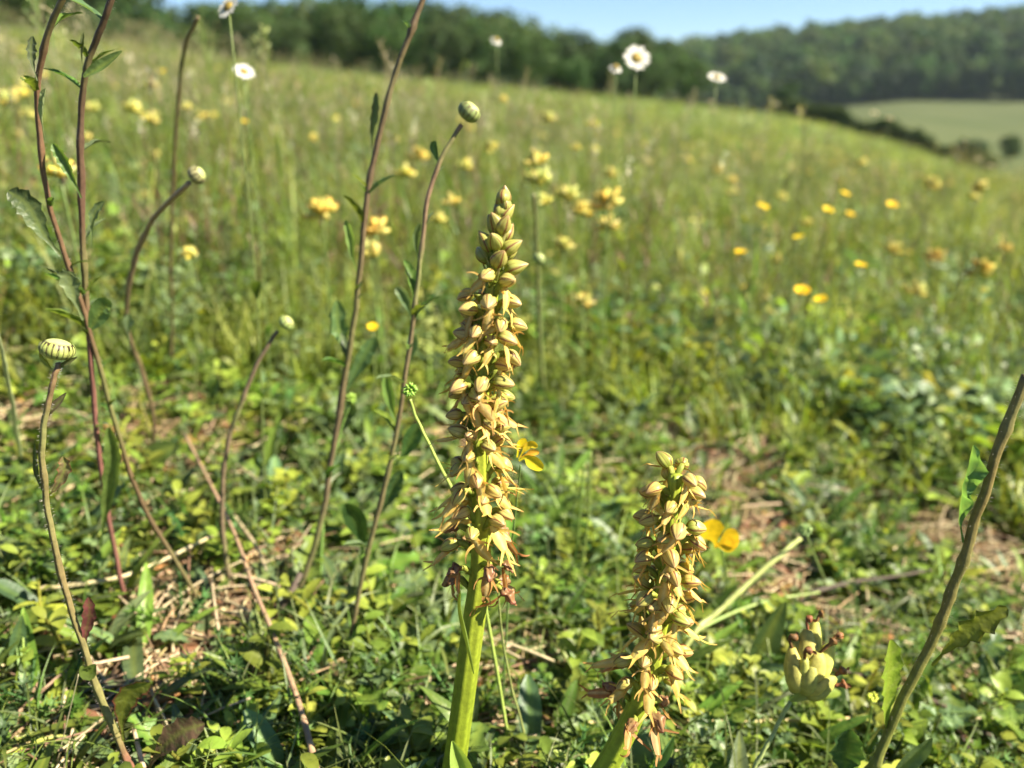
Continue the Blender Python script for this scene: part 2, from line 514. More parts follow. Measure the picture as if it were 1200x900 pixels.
def p_trefoil(n, cols, s=.007):
    mb = MB()
    for _ in range(n):
        az = rnd(0, 2*pi); h = rnd(.008, .026)
        pts = arc_pts((rnd(-.012, .012), rnd(-.012, .012), 0), az, h, 1.3, .7, 4)
        c = jit(random.choice(cols), .2)
        tube(mb, pts, .0005, 4, c, cap=False)
        e = pts[-1]; t0 = rnd(0, 6); til = Vector((rnd(-.4, .4), rnd(-.4, .4), 1)).normalized()
        for k in range(3):
            a = t0+k*2*pi/3; l = s*rnd(.9, 1.4)
            strip(mb, arc_pts(e, a, l, rnd(0, .5), rnd(-.6, 0), 5), W_spat(l*.42), til, c, fold=.25, across=3, midc=mixc(c, LIME, .5))
    return mb.mesh('trefoil', M['leaf'])
def p_feather(h, cols, whorl=7, gap=.0045, ll=.007):
    mb = MB()
    az = rnd(0, 6)
    for s_ in range(3):
        a0 = az+s_*2.1; hh = h*rnd(.7, 1)
        pts = arc_pts((rnd(-.004, .004), rnd(-.004, .004), 0), a0, hh, rnd(1, 1.5), rnd(.7, 1.4), 10)
        c = jit(random.choice(cols), .15)
        tube(mb, pts, .0006, 4, c, cap=False)
        fr = frames(pts)
        nn = int(hh/gap)
        for i in range(1, nn+1):
            t = i/nn; f = t*(len(pts)-1); j = min(len(pts)-2, int(f)); p = pts[j].lerp(pts[j+1], f-j); T, S, N = fr[j]
            for k in range(whorl):
                a = k*2*pi/whorl+i
                d = (S*math.cos(a)+N*math.sin(a)+T*.6).normalized(); l = ll*(1.15-.6*t)*rnd(.8, 1.2)
                q = [p, p+d*l*.5, p+d*l+T*l*.15]
                strip(mb, q, lambda t_: .00065*(1.1-t_), T, c, fold=0, across=2)
    return mb.mesh('feathery_sprig', M['leaf'])
def p_leafy(h, cols, nl=8, ll=.016, w=.004, teeth=0):
    mb = MB()
    az = rnd(0, 6); pts = arc_pts((0, 0, 0), az, h, rnd(1.1, 1.5), rnd(1.0, 1.5), 8)
    c = jit(random.choice(cols), .15)
    tube(mb, pts, lambda t: .0011*(1.1-.6*t), 5, mixc(c, BRN, .35), cap=False)
    for i in range(nl):
        t = (i+1)/nl; f = t*(len(pts)-1); j = min(len(pts)-2, int(f)); p = pts[j].lerp(pts[j+1], f-j)
        a = i*2.4+az; l = ll*rnd(.7, 1.1)*(1.2-.6*t)
        e = rnd(.4, 1.0)
        strip(mb, arc_pts(p, a, l, e, e-rnd(.4, 1), 12 if teeth else 6), W_lance(w*l/ll) if not teeth else W_spat(w*1.2*l/ll), norm_for(a, e), jit(c, .1), fold=.3, across=5 if teeth else 3, teeth=teeth, nt_=4)
    return mb.mesh('leafy_sprig', M['leaf'])
def p_straws(n, l0, l1, w, cols=(STRAW, PALE, (.26, .17, .09)), flat=.25):
    mb = MB()
    for _ in range(n):
        az = rnd(0, 6.28); l = rnd(l0, l1); e = rnd(-.05, flat)
        b = Vector((rnd(-.015, .015)-math.cos(az)*l*.4, rnd(-.015, .015)-math.sin(az)*l*.4, rnd(.001, .008)))
        c = jit(random.choice(cols), .25)
        tube(mb, arc_pts(b, az, l, e, -e, 5, rnd(-.6, .6)), lambda t: w*(1.05-.5*t), 4, c, cap=False)
    return mb.mesh('dry_straws', M['straw'])
def p_dead(n, cols, s=.012):
    mb = MB()
    for _ in range(n):
        az = rnd(0, 6.28); l = s*rnd(.6, 1.4); e = rnd(-.3, .8)
        b = (rnd(-.012, .012), rnd(-.012, .012), rnd(.001, .005))
        strip(mb, arc_pts(b, az, l, e, -e-rnd(0, .8), 5), W_oval(l*rnd(.15, .35)), norm_for(az, e), jit(random.choice(cols), .3), fold=rnd(-.5, .7), across=3, twist=rnd(-1, 1))
    return mb.mesh('dead_leaf_bits', M['straw'])
def p_moss(cols):
    mb = MB()
    for _ in range(70):
        az = rnd(0, 6.28); q = Vector((random.gauss(0, .007), random.gauss(0, .007), 0)); l = rnd(.002, .005)
        strip(mb, arc_pts(q, az, l, rnd(.3, 1.5), rnd(-.2, .8), 2), lambda t: .0006*(1.2-t), norm_for(az, .5), jit(random.choice(cols), .25), fold=0, across=2)
    return mb.mesh('moss_tuft', M['leaf'])
def p_culm(h, cols, heads, leaves=3, pan=.03):
    """tall grass stalk or old flower stalk with a loose head"""
    mb = MB()
    az = rnd(0, 6.28); pts = arc_pts((0, 0, 0), az, h, pi/2-rnd(0, .12), pi/2-rnd(.1, .5), 8)
    c = jit(random.choice(cols), .15)
    tube(mb, pts, lambda t: .0009*(1.3-.7*t), 4, c, cap=False)
    for i in range(leaves):
        t = rnd(.05, .6); j = int(t*8); a = rnd(0, 6.28)
        strip(mb, arc_pts(pts[j], a, rnd(.04, .1), 1.2, rnd(-.3, .7), 6), W_blade(.0016), norm_for(a, 1), c, fold=.3, across=3)
    for k in range(16):
        f = rnd(0, 1); a = rnd(0, 6.28); p = pts[-1]+(pts[-1]-pts[-2]).normalized()*(-pan*f)
        d = Vector((math.cos(a), math.sin(a), 1.6)).normalized()*rnd(.2, 1)*pan*.35*(.4+f)
        tube(mb, [p, p+d*.5, p+d], .0003, 3, heads, cap=False)
        strip(mb, [p+d, p+d+d.normalized()*.003, p+d+d.normalized()*.006], W_oval(.0012), Vector((0, -1, .3)), jit(heads, .2), fold=.4, across=3)
    return mb.mesh('grass_culm', M['leaf'])

GC = [GRN, GRN2, LIME, BLUEG, (.12, .17, .04)]
near = []
near += [p_blades(10, .02, .06, .0010, GC, lean=.9) for _ in range(3)]                       # 0-2
near += [p_rosette(6, .018, .040, .0050, GC) for _ in range(3)]                             # 3-5
near += [p_rosette(6, .03, .060, .0050, [GRN, GRN2, BLUEG], shape='lance') for _ in range(2)]  # 6-7
near += [p_rosette(6, .022, .044, .0085, [GRN2, BLUEG, GRN, LIME], teeth=.55, ntt=4.5) for _ in range(3)]   # 8-10
near += [p_trefoil(5, [LIME, GRN, GRN2], .006) for _ in range(3)]                                 # 11-13
near += [p_feather(.032, [GRN, (.10, .18, .05), BLUEG]) for _ in range(2)]                  # 14-15
near += [p_leafy(.034, GC) for _ in range(2)]                                               # 16-17
near += [p_leafy(.028, GC, nl=7, ll=.014, w=.005, teeth=.5)]                                # 18
near += [p_straws(6, .02, .07, .0007) for _ in range(3)]                                    # 19-21
near += [p_dead(6, [BRN, RED, STRAW, (.34, .18, .06), (.40, .30, .17), (.30, .20, .10)]) for _ in range(3)]   # 22-24
near += [p_moss([(.16, .17, .03), (.11, .14, .02), (.22, .18, .04)]) for _ in range(2)]     # 25-26
NW = np.array([9, 9, 8, 2.5, 2.5, 2.5, 4, 4, 4, 4, 4, 1, 1, 1, 6.5, 6.5, 5.5, 5.5, 5.5, 9, 9, 9, 7, 7, 7, 8, 8], float)

def scatter_pts(n, r0, r1, azmax, bias=1.0):
    """n points between r0 and r1, evenly spread over the ground (bias < 1 packs them nearer)"""
    out = []
    for _ in range(n):
        u = random.random()
        r = math.sqrt(r0*r0+(r1*r1-r0*r0)*u) if bias == 1 else r0*(r1/r0)**u
        a = rnd(-azmax, azmax)
        out.append((r*math.sin(a), r*math.cos(a)))
    return out
def make_scatter(name, protos, weights, P, s0, s1, tilt=.25, patch=None, zoff=0, smax=None):
    w = np.asarray(weights, float)
    pts = []; rot = []; scl = []; idx = []
    for (x, y) in P:
        ww = w.copy()
        if patch is not None: ww = ww*patch(x, y)
        if ww.sum() <= 0: continue
        i = int(RS.choice(len(protos), p=ww/ww.sum()))
        pts.append((x, y, height(x, y)+zoff)); rot.append((rnd(-tilt, tilt), rnd(-tilt, tilt), rnd(0, 6.28)))
        s = rnd(s0, s1)
        scl.append(s); idx.append(i)
    return gn_scatter(name, protos, pts, rot, scl, idx)
def near_patch(x, y):
    k = np.ones(27)
    a = noise.noise(Vector((x*7, y*7, 1))); b = noise.noise(Vector((x*5+9, y*5, 2)))
    k[19:25] *= math.exp(a*2.8+.8*sm(.12, .3, x)*(1-sm(.45, .75, y))); k[0:19] *= math.exp(-a*1.5)
    k[11:14] *= math.exp(b*3); k[8:11] *= math.exp(-b*3); k[3:6] *= math.exp(noise.noise(Vector((x*8, y*8, 7)))*3)
    return k
# litter and moss on the soil, then the low leaves above it
make_scatter('leaf_litter', near[19:27], [1]*3+[1.6]*3+[1.4]*2, scatter_pts(7500, .18, 1.6, 1.0, .5), .7, 1.3, .3)
make_scatter('ground_cover', near, NW, scatter_pts(13500, .2, 2.6, .95, .5), .6, 1.5, .3, near_patch, .002)
# ring behind and beside the camera, sparse
P = []
for _ in range(2500):
    r = rnd(.3, 3); a = rnd(.9, 2*pi-.9); P.append((r*math.sin(a), r*math.cos(a)))
make_scatter('ground_cover', near, NW, P, .8, 1.6, .3)

# middle distance: taller tufts, old flower stalks
TAN = (.30, .22, .12); PINK = (.33, .29, .17)
mid = []
mid += [p_blades(15, .06, .15, .0015, [GRN, LIME, LIME, (.16, .22, .06)], .02, .55) for _ in range(3)]
mid += [p_rosette(8, .03, .07, .009, [GRN, GRN2, LIME], el=(.5, 1.3)) for _ in range(2)]
mid += [p_rosette(7, .04, .08, .009, [GRN, BLUEG, LIME], el=(.6, 1.3), shape='lance')]
mid += [p_leafy(.09, GC, nl=12, ll=.03, w=.005) for _ in range(2)]
mid += [p_culm(.17, [GRN, LIME], TAN) , p_culm(.21, [(.22, .16, .09), GRN], PINK), p_culm(.15, [BRN, TAN], (.3, .27, .14))]
mid += [p_straws(9, .05, .13, .001, flat=.9)]
mid += [p_dead(9, [BRN, STRAW, RED, TAN], .02)]
MW = [5, 5, 5, 6, 6, 6, 6, 6, 1.6, 1.2, 1.0, 5, 3.5]
def mid_patch(x, y):
    k = np.ones(13)
    a = noise.noise(Vector((x*1.3, y*1.3, 4)))
    k[11:13] *= math.exp(a*3.5); k[8:11] *= math.exp(-a*2)
    r = math.hypot(x, y)
    if r < 1.25: k[8:11] *= .25
    return k
def falloff(P, r0):
    return [p for p in P if math.hypot(*p) > r0 or random.random() < .5]
make_scatter('meadow_herbs', mid, MW, scatter_pts(7500, .85, 6.5, .85, .5), .55, 1.05, .2, mid_patch)
far = []
far += [p_blades(26, .10, .24, .0026, [GRN, LIME, LIME, (.16, .23, .06)], .06, .6, steps=4) for _ in range(3)]
far += [p_blades(20, .10, .2, .003, [(.30, .27, .14), (.22, .24, .10), GRN], .06, .5, steps=4) for _ in range(2)]
def p_weed(n, cols, h=.16):
    mb = MB()
    for _ in range(n):
        az = rnd(0, 6.28); b = Vector((rnd(-.05, .05), rnd(-.05, .05), 0)); c = jit(random.choice(cols), .25)
        pts = arc_pts(b, az, h*rnd(.4, 1), 1.4, 1.0, 4)
        for k in range(6):
            e = rnd(.1, 1.0); l = rnd(.02, .045)
            strip(mb, arc_pts(pts[random.randrange(5)], rnd(0, 6.28), l, e, e-.8, 4), W_spat(l*.24), norm_for(az, e), jit(c, .15), fold=.2, across=3)
    return mb.mesh('herb', M['leaf'])
def p_multi_culm(n, hc, c2):
    mb = MB()
    for _ in range(n):
        az = rnd(0, 6.28); h = rnd(.18, .36); b = (rnd(-.1, .1), rnd(-.1, .1), 0)
        pts = arc_pts(b, az, h, pi/2-rnd(0, .2), pi/2-rnd(.1, .6), 4)
        tube(mb, pts, .0012, 3, c2, cap=False)
        strip(mb, [pts[-1], pts[-1]+Vector((0, 0, .012)), pts[-1]+Vector((.004, 0, .03))], W_oval(.004), Vector((rnd(-1, 1), -1, 0)), jit(hc, .2), fold=.5, across=3)
    return mb.mesh('culms', M['leaf'])
far += [p_multi_culm(12, (.40, .36, .22), (.2, .22, .08)), p_multi_culm(12, (.40, .31, .2), (.16, .20, .07))]
far += [p_weed(9, [BLUEG, (.16, .24, .10)]), p_weed(9, [LIME, (.33, .36, .09)], .13), p_weed(8, [(.09, .15, .04), GRN2], .12)]
def far_patch(x, y):
    k = np.ones(10)
    for q_ in (7, 8, 9): k[q_] *= math.exp(3.5*noise.noise(Vector((x*1.1, y*1.1, q_*3.1))))
    for q_ in (0, 1, 2, 3, 4): k[q_] *= math.exp(2.5*noise.noise(Vector((x*.9, y*.9, q_*5.1))))
    az = math.atan2(x, y); r = math.hypot(x, y)
    d = noise.noise(Vector((x*.25, y*.25, 8)))
    dry = 3.2*max(0, -az-.05)*sm(10, 28, r)+d*.7-.35
    k[3:5] *= math.exp(dry*2.2); k[0:3] *= math.exp(-dry*1.6); k[6] *= math.exp(dry*1.5)
    return k
make_scatter('meadow_grass', far, [4, 4, 4, 1.6, 1.6, 1.6, 1.4, 5, 5, 4], scatter_pts(11000, 2.8, 16, .80, .5), .6, 1.05, .15, far_patch)
make_scatter('meadow_grass', far, [4, 4, 4, 2.4, 2.4, 1.2, 1.2, 4, 4, 3], scatter_pts(9000, 13, 62, .78, .5), 1.3, 2.1, .15, far_patch)
tall = [p_culm(.34, [(.2, .2, .09), GRN], (.46, .42, .28), 4, .05), p_culm(.40, [(.24, .17, .10), (.2, .2, .1)], (.42, .38, .24), 4, .06),
        p_culm(.37, [GRN, LIME], (.36, .42, .18), 5, .05), p_culm(.30, [(.2, .12, .08)], (.50, .48, .38), 3, .03)]
make_scatter('meadow_grass', tall, [1, 1, 1, 1], [(x, y) for (x, y) in scatter_pts(900, 1.0, 9, .62, .5) if x < .16*y or random.random() < .5], .7, 1.08, .1)
tgr = [p_blades(9, .14, .30, .0017, [GRN, LIME, (.16, .22, .07)], .03, .38, steps=7) for _ in range(3)]+[p_leafy(.24, [GRN, BLUEG], nl=16, ll=.03, w=.004), p_leafy(.20, [GRN2, (.2, .16, .08)], nl=14, ll=.024, w=.004, teeth=.4)]
make_scatter('meadow_grass', tgr, [3, 3, 3, 2, 2], [(x, y) for (x, y) in scatter_pts(1500, 1.15, 7, .66, .5) if noise.noise(Vector((x*1.2, y*1.2, 20))) > -.15], .6, 1.1, .12)
make_scatter('meadow_herbs', far[7:10], [3, 3, 2], [(x, y) for (x, y) in scatter_pts(2600, 1.0, 6, .7, .5) if noise.noise(Vector((x*1.6, y*1.6, 31))) > -.1], .35, .95, .25)
P = []
for _ in range(2500):
    r = rnd(2.5, 30); a = rnd(.8, 2*pi-.8); P.append((r*math.sin(a), r*math.cos(a)))
make_scatter('meadow_grass', far, [5, 5, 5, 1.6, 1.6, .9, .9, 3, 3, 2], P, 1, 2, .15)

# ------------------------------------------------------------------ woods
def crown_mesh(H, W, col, seed, nleaf=3600, ls=.22):
    random.seed(seed)
    mb = MB(); blobs = []
    for _ in range(26):
        u = rnd(0, 2*pi); h = rnd(.2, 1)
        rr = W*.5*math.sin(pi*min(1, .22+.72*(1-h)))*rnd(.3, .95)
        blobs.append((Vector((math.cos(u)*rr, math.sin(u)*rr, H*(.2+.68*h))), rnd(.13, .24)*W, rnd(.75, 1.3)))
    blobs.append((Vector((0, 0, H*.55)), W*.3, .8)); blobs.append((Vector((0, 0, H*.9)), W*.15, 1))
    for i in range(nleaf):
        c, r, k = random.choice(blobs)
        d = Vector((random.gauss(0, 1), random.gauss(0, 1), random.gauss(0, 1)+.25)).normalized()
        p = c+d*r*rnd(.7, 1.08)
        n = (d+Vector((rnd(-1, 1), rnd(-1, 1), rnd(-1, 1)))*.7).normalized()
        a = n.cross(Vector((rnd(-1, 1), rnd(-1, 1), .3))).normalized(); b = n.cross(a)
        s = ls*rnd(.6, 1.5)
        cc = tuple(x*k*rnd(.8, 1.2) for x in col)
        mb.add([p-a*s, p-b*s*.7, p+a*s, p+b*s*.7], [(0, 1, 2, 3)], [cc]*4)
    return mb.mesh('crown', M['crown'], smooth=False)
def trunk_mesh(H):
    mb = MB()
    tube(mb, arc_pts((0, 0, -.4), 0, H*.75, pi/2, pi/2-.05, 6), lambda t: H*.028*(1.15-.85*t), 8, (.10, .08, .055), wob=.15)
    for k in range(6):
        a = k*2.4; z = H*(.28+.07*k)
        tube(mb, arc_pts((0, 0, z), a, H*.3, .6, 1.0, 4), lambda t: H*.011*(1.1-.8*t), 5, (.10, .08, .055))
    return mb.mesh('trunk', M['bark'])
CROWNS = [crown_mesh(9.5, 8.5, c, 40+i) for i, c in enumerate([(.045, .085, .02), (.055, .10, .022), (.04, .075, .022), (.065, .105, .03)])]
TRUNK = trunk_mesh(9.5)
random.seed(21)
def tree_at(px, r, top_row, ci, label, group):
    az = math.atan((px-600)/FPX*math.cos(PITCH))
    x, y = r*math.sin(az), r*math.cos(az); z = height(x, y)
    top = CAMZ+slope_at(top_row, az)*r
    s = max(.25, (top-z)/9.3)
    t = empty('woodland_tree', (x, y, z), label, 'tree', group)
    t.rotation_euler.z = rnd(0, 6.28); wf = 1 if s < 1.2 else 1.2/s
    t.scale = (s*wf**.5, s*wf**.5, s)
    obj('crown', CROWNS[ci % 4], t); obj('trunk', TRUNK, t)
SKX = [-400, 0, 60, 120, 172, 196, 250, 300, 350, 380, 430, 470, 520, 570, 610, 645, 668, 690, 704, 718, 750, 785, 820, 880, 940]
SKY = [-80, -75, -62, -50, -30, 18, 6, 4, 4, -2, 0, 4, 8, 14, 22, 26, 42, 62, 48, 34, 38, 50, 64, 80, 98]
def lab_wood(px, row):
    where = ('outside the left edge behind the reddish stems' if px < 0 else 'in the dark top left corner' if px < 185 else 'under the strip of sky at upper left' if px < 330 else
             'around the long bare stem at the skyline' if px < 470 else 'above the tall orchid where the skyline falls' if px < 690 else 'in the last rounded clump by the open daisies')
    return '%s-row dark green tree %s' % (row, where)
px = -330
k = 0
while px < 820:
    tr = float(np.interp(px, SKX, SKY))
    tree_at(px, rnd(112, 118), tr, k, lab_wood(px, 'middle'), 'trees of the near wood')
    px += rnd(34, 46) if tr > -20 else rnd(40, 55); k += 1
px = -340
while px < 800:
    tr = float(np.interp(px, SKX, SKY))+rnd(2, 14)
    tree_at(px, rnd(104, 108), tr+10, k, lab_wood(px, 'front'), 'trees of the near wood')
    px += rnd(44, 60); k += 1
px = -300
while px < 820:
    tree_at(px, rnd(124, 132), float(np.interp(px, SKX, SKY))+rnd(3, 12), k, lab_wood(px, 'back'), 'trees of the near wood')
    px += rnd(60, 76); k += 1
# far hillside wood reads as one mass
CF = [crown_mesh(13, 11, c, 60+i, 1500, .55) for i, c in enumerate([(.04, .08, .018), (.055, .10, .02), (.075, .115, .025), (.03, .06, .02)])]
random.seed(5)
pts = []; rot = []; scl = []; idx = []
for _ in range(5200):
    az = rnd(-.75, .75); r = math.sqrt(rnd(420**2, 760**2))
    if r < 432: r = rnd(420, 426)
    x, y = r*math.sin(az), r*math.cos(az)
    pts.append((x, y, height(x, y)-1)); rot.append((0, 0, rnd(0, 6.28))); scl.append(rnd(.7, 1.0) if random.random() < .6 else rnd(1.2, 1.9)); idx.append(random.randrange(4))
for _ in range(420):
    az = rnd(-.2, .75); r = rnd(419, 424); x, y = r*math.sin(az), r*math.cos(az)
    pts.append((x, y, height(x, y)-1.5)); rot.append((0, 0, rnd(0, 6.28))); scl.append(rnd(.8, 1.3)); idx.append(random.randrange(4))
fw = gn_scatter('hillside_wood', CF, pts, rot, scl, idx)
# hedge between meadow and field
def hedge():
    mb = MB(); random.seed(9)
    root = empty('field_hedge', (60, 80, -8), 'long dark hedge running down between the meadow crest and the pale field', 'hedge')
    def line(pxs, base_r, hgt, cnt, spread):
        for _ in range(cnt):
            px = rnd(pxs[0], pxs[-1]); az = math.atan((px-600)/FPX*math.cos(PITCH))
            r = base_r+rnd(-1, 1)*spread
            x, y = r*math.sin(az), r*math.cos(az)
            h = hgt*(.75+.45*noise.noise(Vector((px*.03, 0, 0)))+.2*noise.noise(Vector((px*.11, 3, 0))))
            p = Vector((x, y, height(x, y)+h*random.random()**.7))
            n = Vector((rnd(-1, 1), rnd(-1, 1), rnd(-.4, 1))).normalized(); a = n.cross(Vector((rnd(-1, 1), rnd(-1, 1), .3))).normalized(); b = n.cross(a); s = rnd(.12, .3)
            c = jit((.075, .12, .04), .3)
            mb.add([p-a*s, p-b*s*.7, p+a*s, p+b*s*.7], [(0, 1, 2, 3)], [c]*4)
    line((905, 1187), 108, 2.7, 20000, 1.2)
    o = mb.build('foliage', M['crown'], root, smooth=False)
    st = MB()
    for i in range(80):
        px = 907+i*3.5; az = math.atan((px-600)/FPX*math.cos(PITCH)); r = 108+rnd(-.4, .4); x, y = r*math.sin(az), r*math.cos(az)
        tube(st, arc_pts((x, y, height(x, y)-.2), rnd(0, 6), 1.6, 1.4, 1.1, 3), .05, 5, (.09, .07, .05))
    tag(st.build('hedge_stems', M['bark'], root), kind='stuff')
hedge()
for (px, r, tr, lb) in [(925, 112, 98, 'rounded small tree at the upper end of the field hedge'), (1158, 104, 166, 'dark bush standing in the field hedge near its lower end'), (1200, 128, 160, 'dark bush at the picture edge in front of the pale field')]:
    tree_at(px, r, tr, 2, lb, 'hedge trees')
random.seed(77)

# ------------------------------------------------------------------ flowers of the meadow behind
def vetch_head(cols, s=.0095):
    mb = MB()
    for k in range(24):
        a = k*2.4; u = rnd(.0, 1); el = R(-15+85*u)
        d = Vector((math.cos(a)*math.cos(el), math.sin(a)*math.cos(el), math.sin(el)*.9))
        c = jit(random.choice(cols), .15); rl = rnd(.6, 1.25)
        p0 = d*s*.15; p1 = d*s*1.0*rl; p2 = d*s*1.5*rl+Vector((0, 0, s*.25))
        tube(mb, [p0, p0.lerp(p1, .5), p1, p2], lambda t: s*.36*math.sin(pi*(.12+.74*t)), 6, c)
        if random.random() < .55:
            q = p2+Vector((rnd(-1, 1), rnd(-1, 1), rnd(0, 1)))*s*.3
            tube(mb, [p2, q], s*.1, 4, (.36, .19, .07))
    for k in range(6):
        a = k*1.05
        strip(mb, arc_pts((0, 0, -.001), a, s*1.2, -.1, .5, 4), W_lance(s*.22), UPV, GRN, fold=.3, across=3)
    return mb
def stalk_mesh(h, c, w=.0011, leaf=True):
    mb = MB(); pts = arc_pts((0, 0, 0), rnd(0, 6), h, pi/2-.08, pi/2-.02, 6)
    tube(mb, pts, lambda t: w*(1.25-.4*t), 5, c)
    if leaf:
        for t in (1, 2, 3):
            a = rnd(0, 6.28)
            strip(mb, arc_pts(pts[t], a, h*.22, 1.2, .4, 6), W_lance(.003), norm_for(a, 1), GRN, fold=.3, across=3)
    return mb.mesh('stalk', M['leaf']), pts[-1]
VC = [(.70, .62, .15), (.70, .58, .10), (.64, .62, .22), (.42, .46, .12)]
VHM = [vetch_head(VC).mesh('flower_head', M['petal']) for _ in range(4)]
VHO = vetch_head([(.72, .50, .10), (.70, .60, .14), (.68, .58, .16)]).mesh('flower_head', M['petal'])
STM = [stalk_mesh(.12, (.13, .19, .05)) for _ in range(3)]
def petals_mesh(n, l, w, c, cup, notch=False, name='petals', teeth=0):
    mb = MB()
    for k in range(n):
        a = 2*pi*k/n+rnd(-.08, .08)
        strip(mb, arc_pts((math.cos(a)*l*.12, math.sin(a)*l*.12, 0), a, l*rnd(.9, 1.05), cup, cup*.25, 6), W_spat(w), norm_for(a, cup), jit(c, .05), fold=.15, across=5 if w > .003 else 3)
    return mb.mesh(name, M['petal'])
BUTM = petals_mesh(5, .0105, .0062, BUT, .6)
def dome(r, h, c, n=14, m=6):
    mb = MB(); vs = []; fs = []; cs = []
    for i in range(m+1):
        t = i/m*pi/2
        for k in range(n):
            a = 2*pi*k/n
            vs.append(Vector((math.cos(a)*math.cos(t)*r, math.sin(a)*math.cos(t)*r, math.sin(t)*h))); cs.append(jit(c, .2))
    for i in range(m):
        for k in range(n): fs.append((i*n+k, i*n+(k+1) % n, (i+1)*n+(k+1) % n, (i+1)*n+k))
    mb.add(vs, fs, cs); return mb
BUTC = dome(.0022, .002, (.5, .42, .03)).mesh('centre', M['petal'])
DPET = petals_mesh(19, .0135, .0018, (.60, .59, .55), .12, name='petals')
DHANG = petals_mesh(15, .0135, .0019, (.62, .61, .57), -.75, name='petals')
DDISC = dome(.0058, .0030, (.34, .26, .06)).mesh('disc', M['petal'])
def cup_mesh(r, h, c):
    mb = dome(r, -h, c); return mb.mesh('green_cup', M['stem'])
DCUP = cup_mesh(.0066, .005, (.10, .14, .04))
BCUP = cup_mesh(.0035, .003, (.13, .19, .05))
def stalked(kind, px, py, y, label, group, tilt=(0, 0), sc=1.0, stem_col=None, orange=False):
    """a flower on its own stalk: foot on the ground straight under the head at (px, py)"""
    hd = PV(px, py, y)
    gz = height(hd.x, y)
    lean = rnd(-.02, .02)
    foot = Vector((hd.x+lean, y+rnd(-.01, .01), 0)); foot.z = height(foot.x, foot.y)
    names = {'vetch': ('yellow_vetch', 'flower'), 'buttercup': ('buttercup', 'flower'), 'daisy': ('oxeye_daisy', 'daisy')}
    root = empty(names[kind][0], foot, label, names[kind][1], group)
    mb = MB(); mb.world = False
    top = hd-foot
    pts = catmull([Vector((0, 0, 0)), top*.5+Vector((-lean*.3, 0, 0)), top], 5)
    sc_ = stem_col or (.13, .18, .05)
    tube(mb, pts, lambda t: (.0011 if kind != 'daisy' else .0007)*(1.3-.4*t)*sc**.5, 5, sc_)
    mb.build('stem', M['stem'], root)
    lf = MB(); lf.world = False
    for q in (1, 3, 5):
        a = rnd(0, 6.28); l = rnd(.02, .035)
        strip(lf, arc_pts(pts[q], a, l, 1.1, .3, 8), W_lance(.0035), norm_for(a, .9), jit(GRN, .2), fold=.3, across=3)
    lf.build('leaves', M['leaf'], root)
    rm = Matrix.Translation(top) @ Matrix.Rotation(tilt[0], 4, 'X') @ Matrix.Rotation(tilt[1], 4, 'Y') @ Matrix.Rotation(rnd(0, 6), 4, 'Z') @ Matrix.Scale(sc, 4)
    if kind == 'vetch':
        obj('flower_head', VHO if orange else random.choice(VHM), root, mat=rm)
    elif kind == 'buttercup':
        obj('petals', BUTM, root, mat=rm); obj('centre', BUTC, root, mat=rm @ Matrix.Translation((0, 0, .0015)))
        obj('green_cup', BCUP, root, mat=rm)
    else:
        obj('petals', DHANG if 'closed' in label else DPET, root, mat=rm); obj('disc', DDISC, root, mat=rm @ Matrix.Translation((0, 0, .0006)))
        obj('green_cup', DCUP, root, mat=rm)
    return root
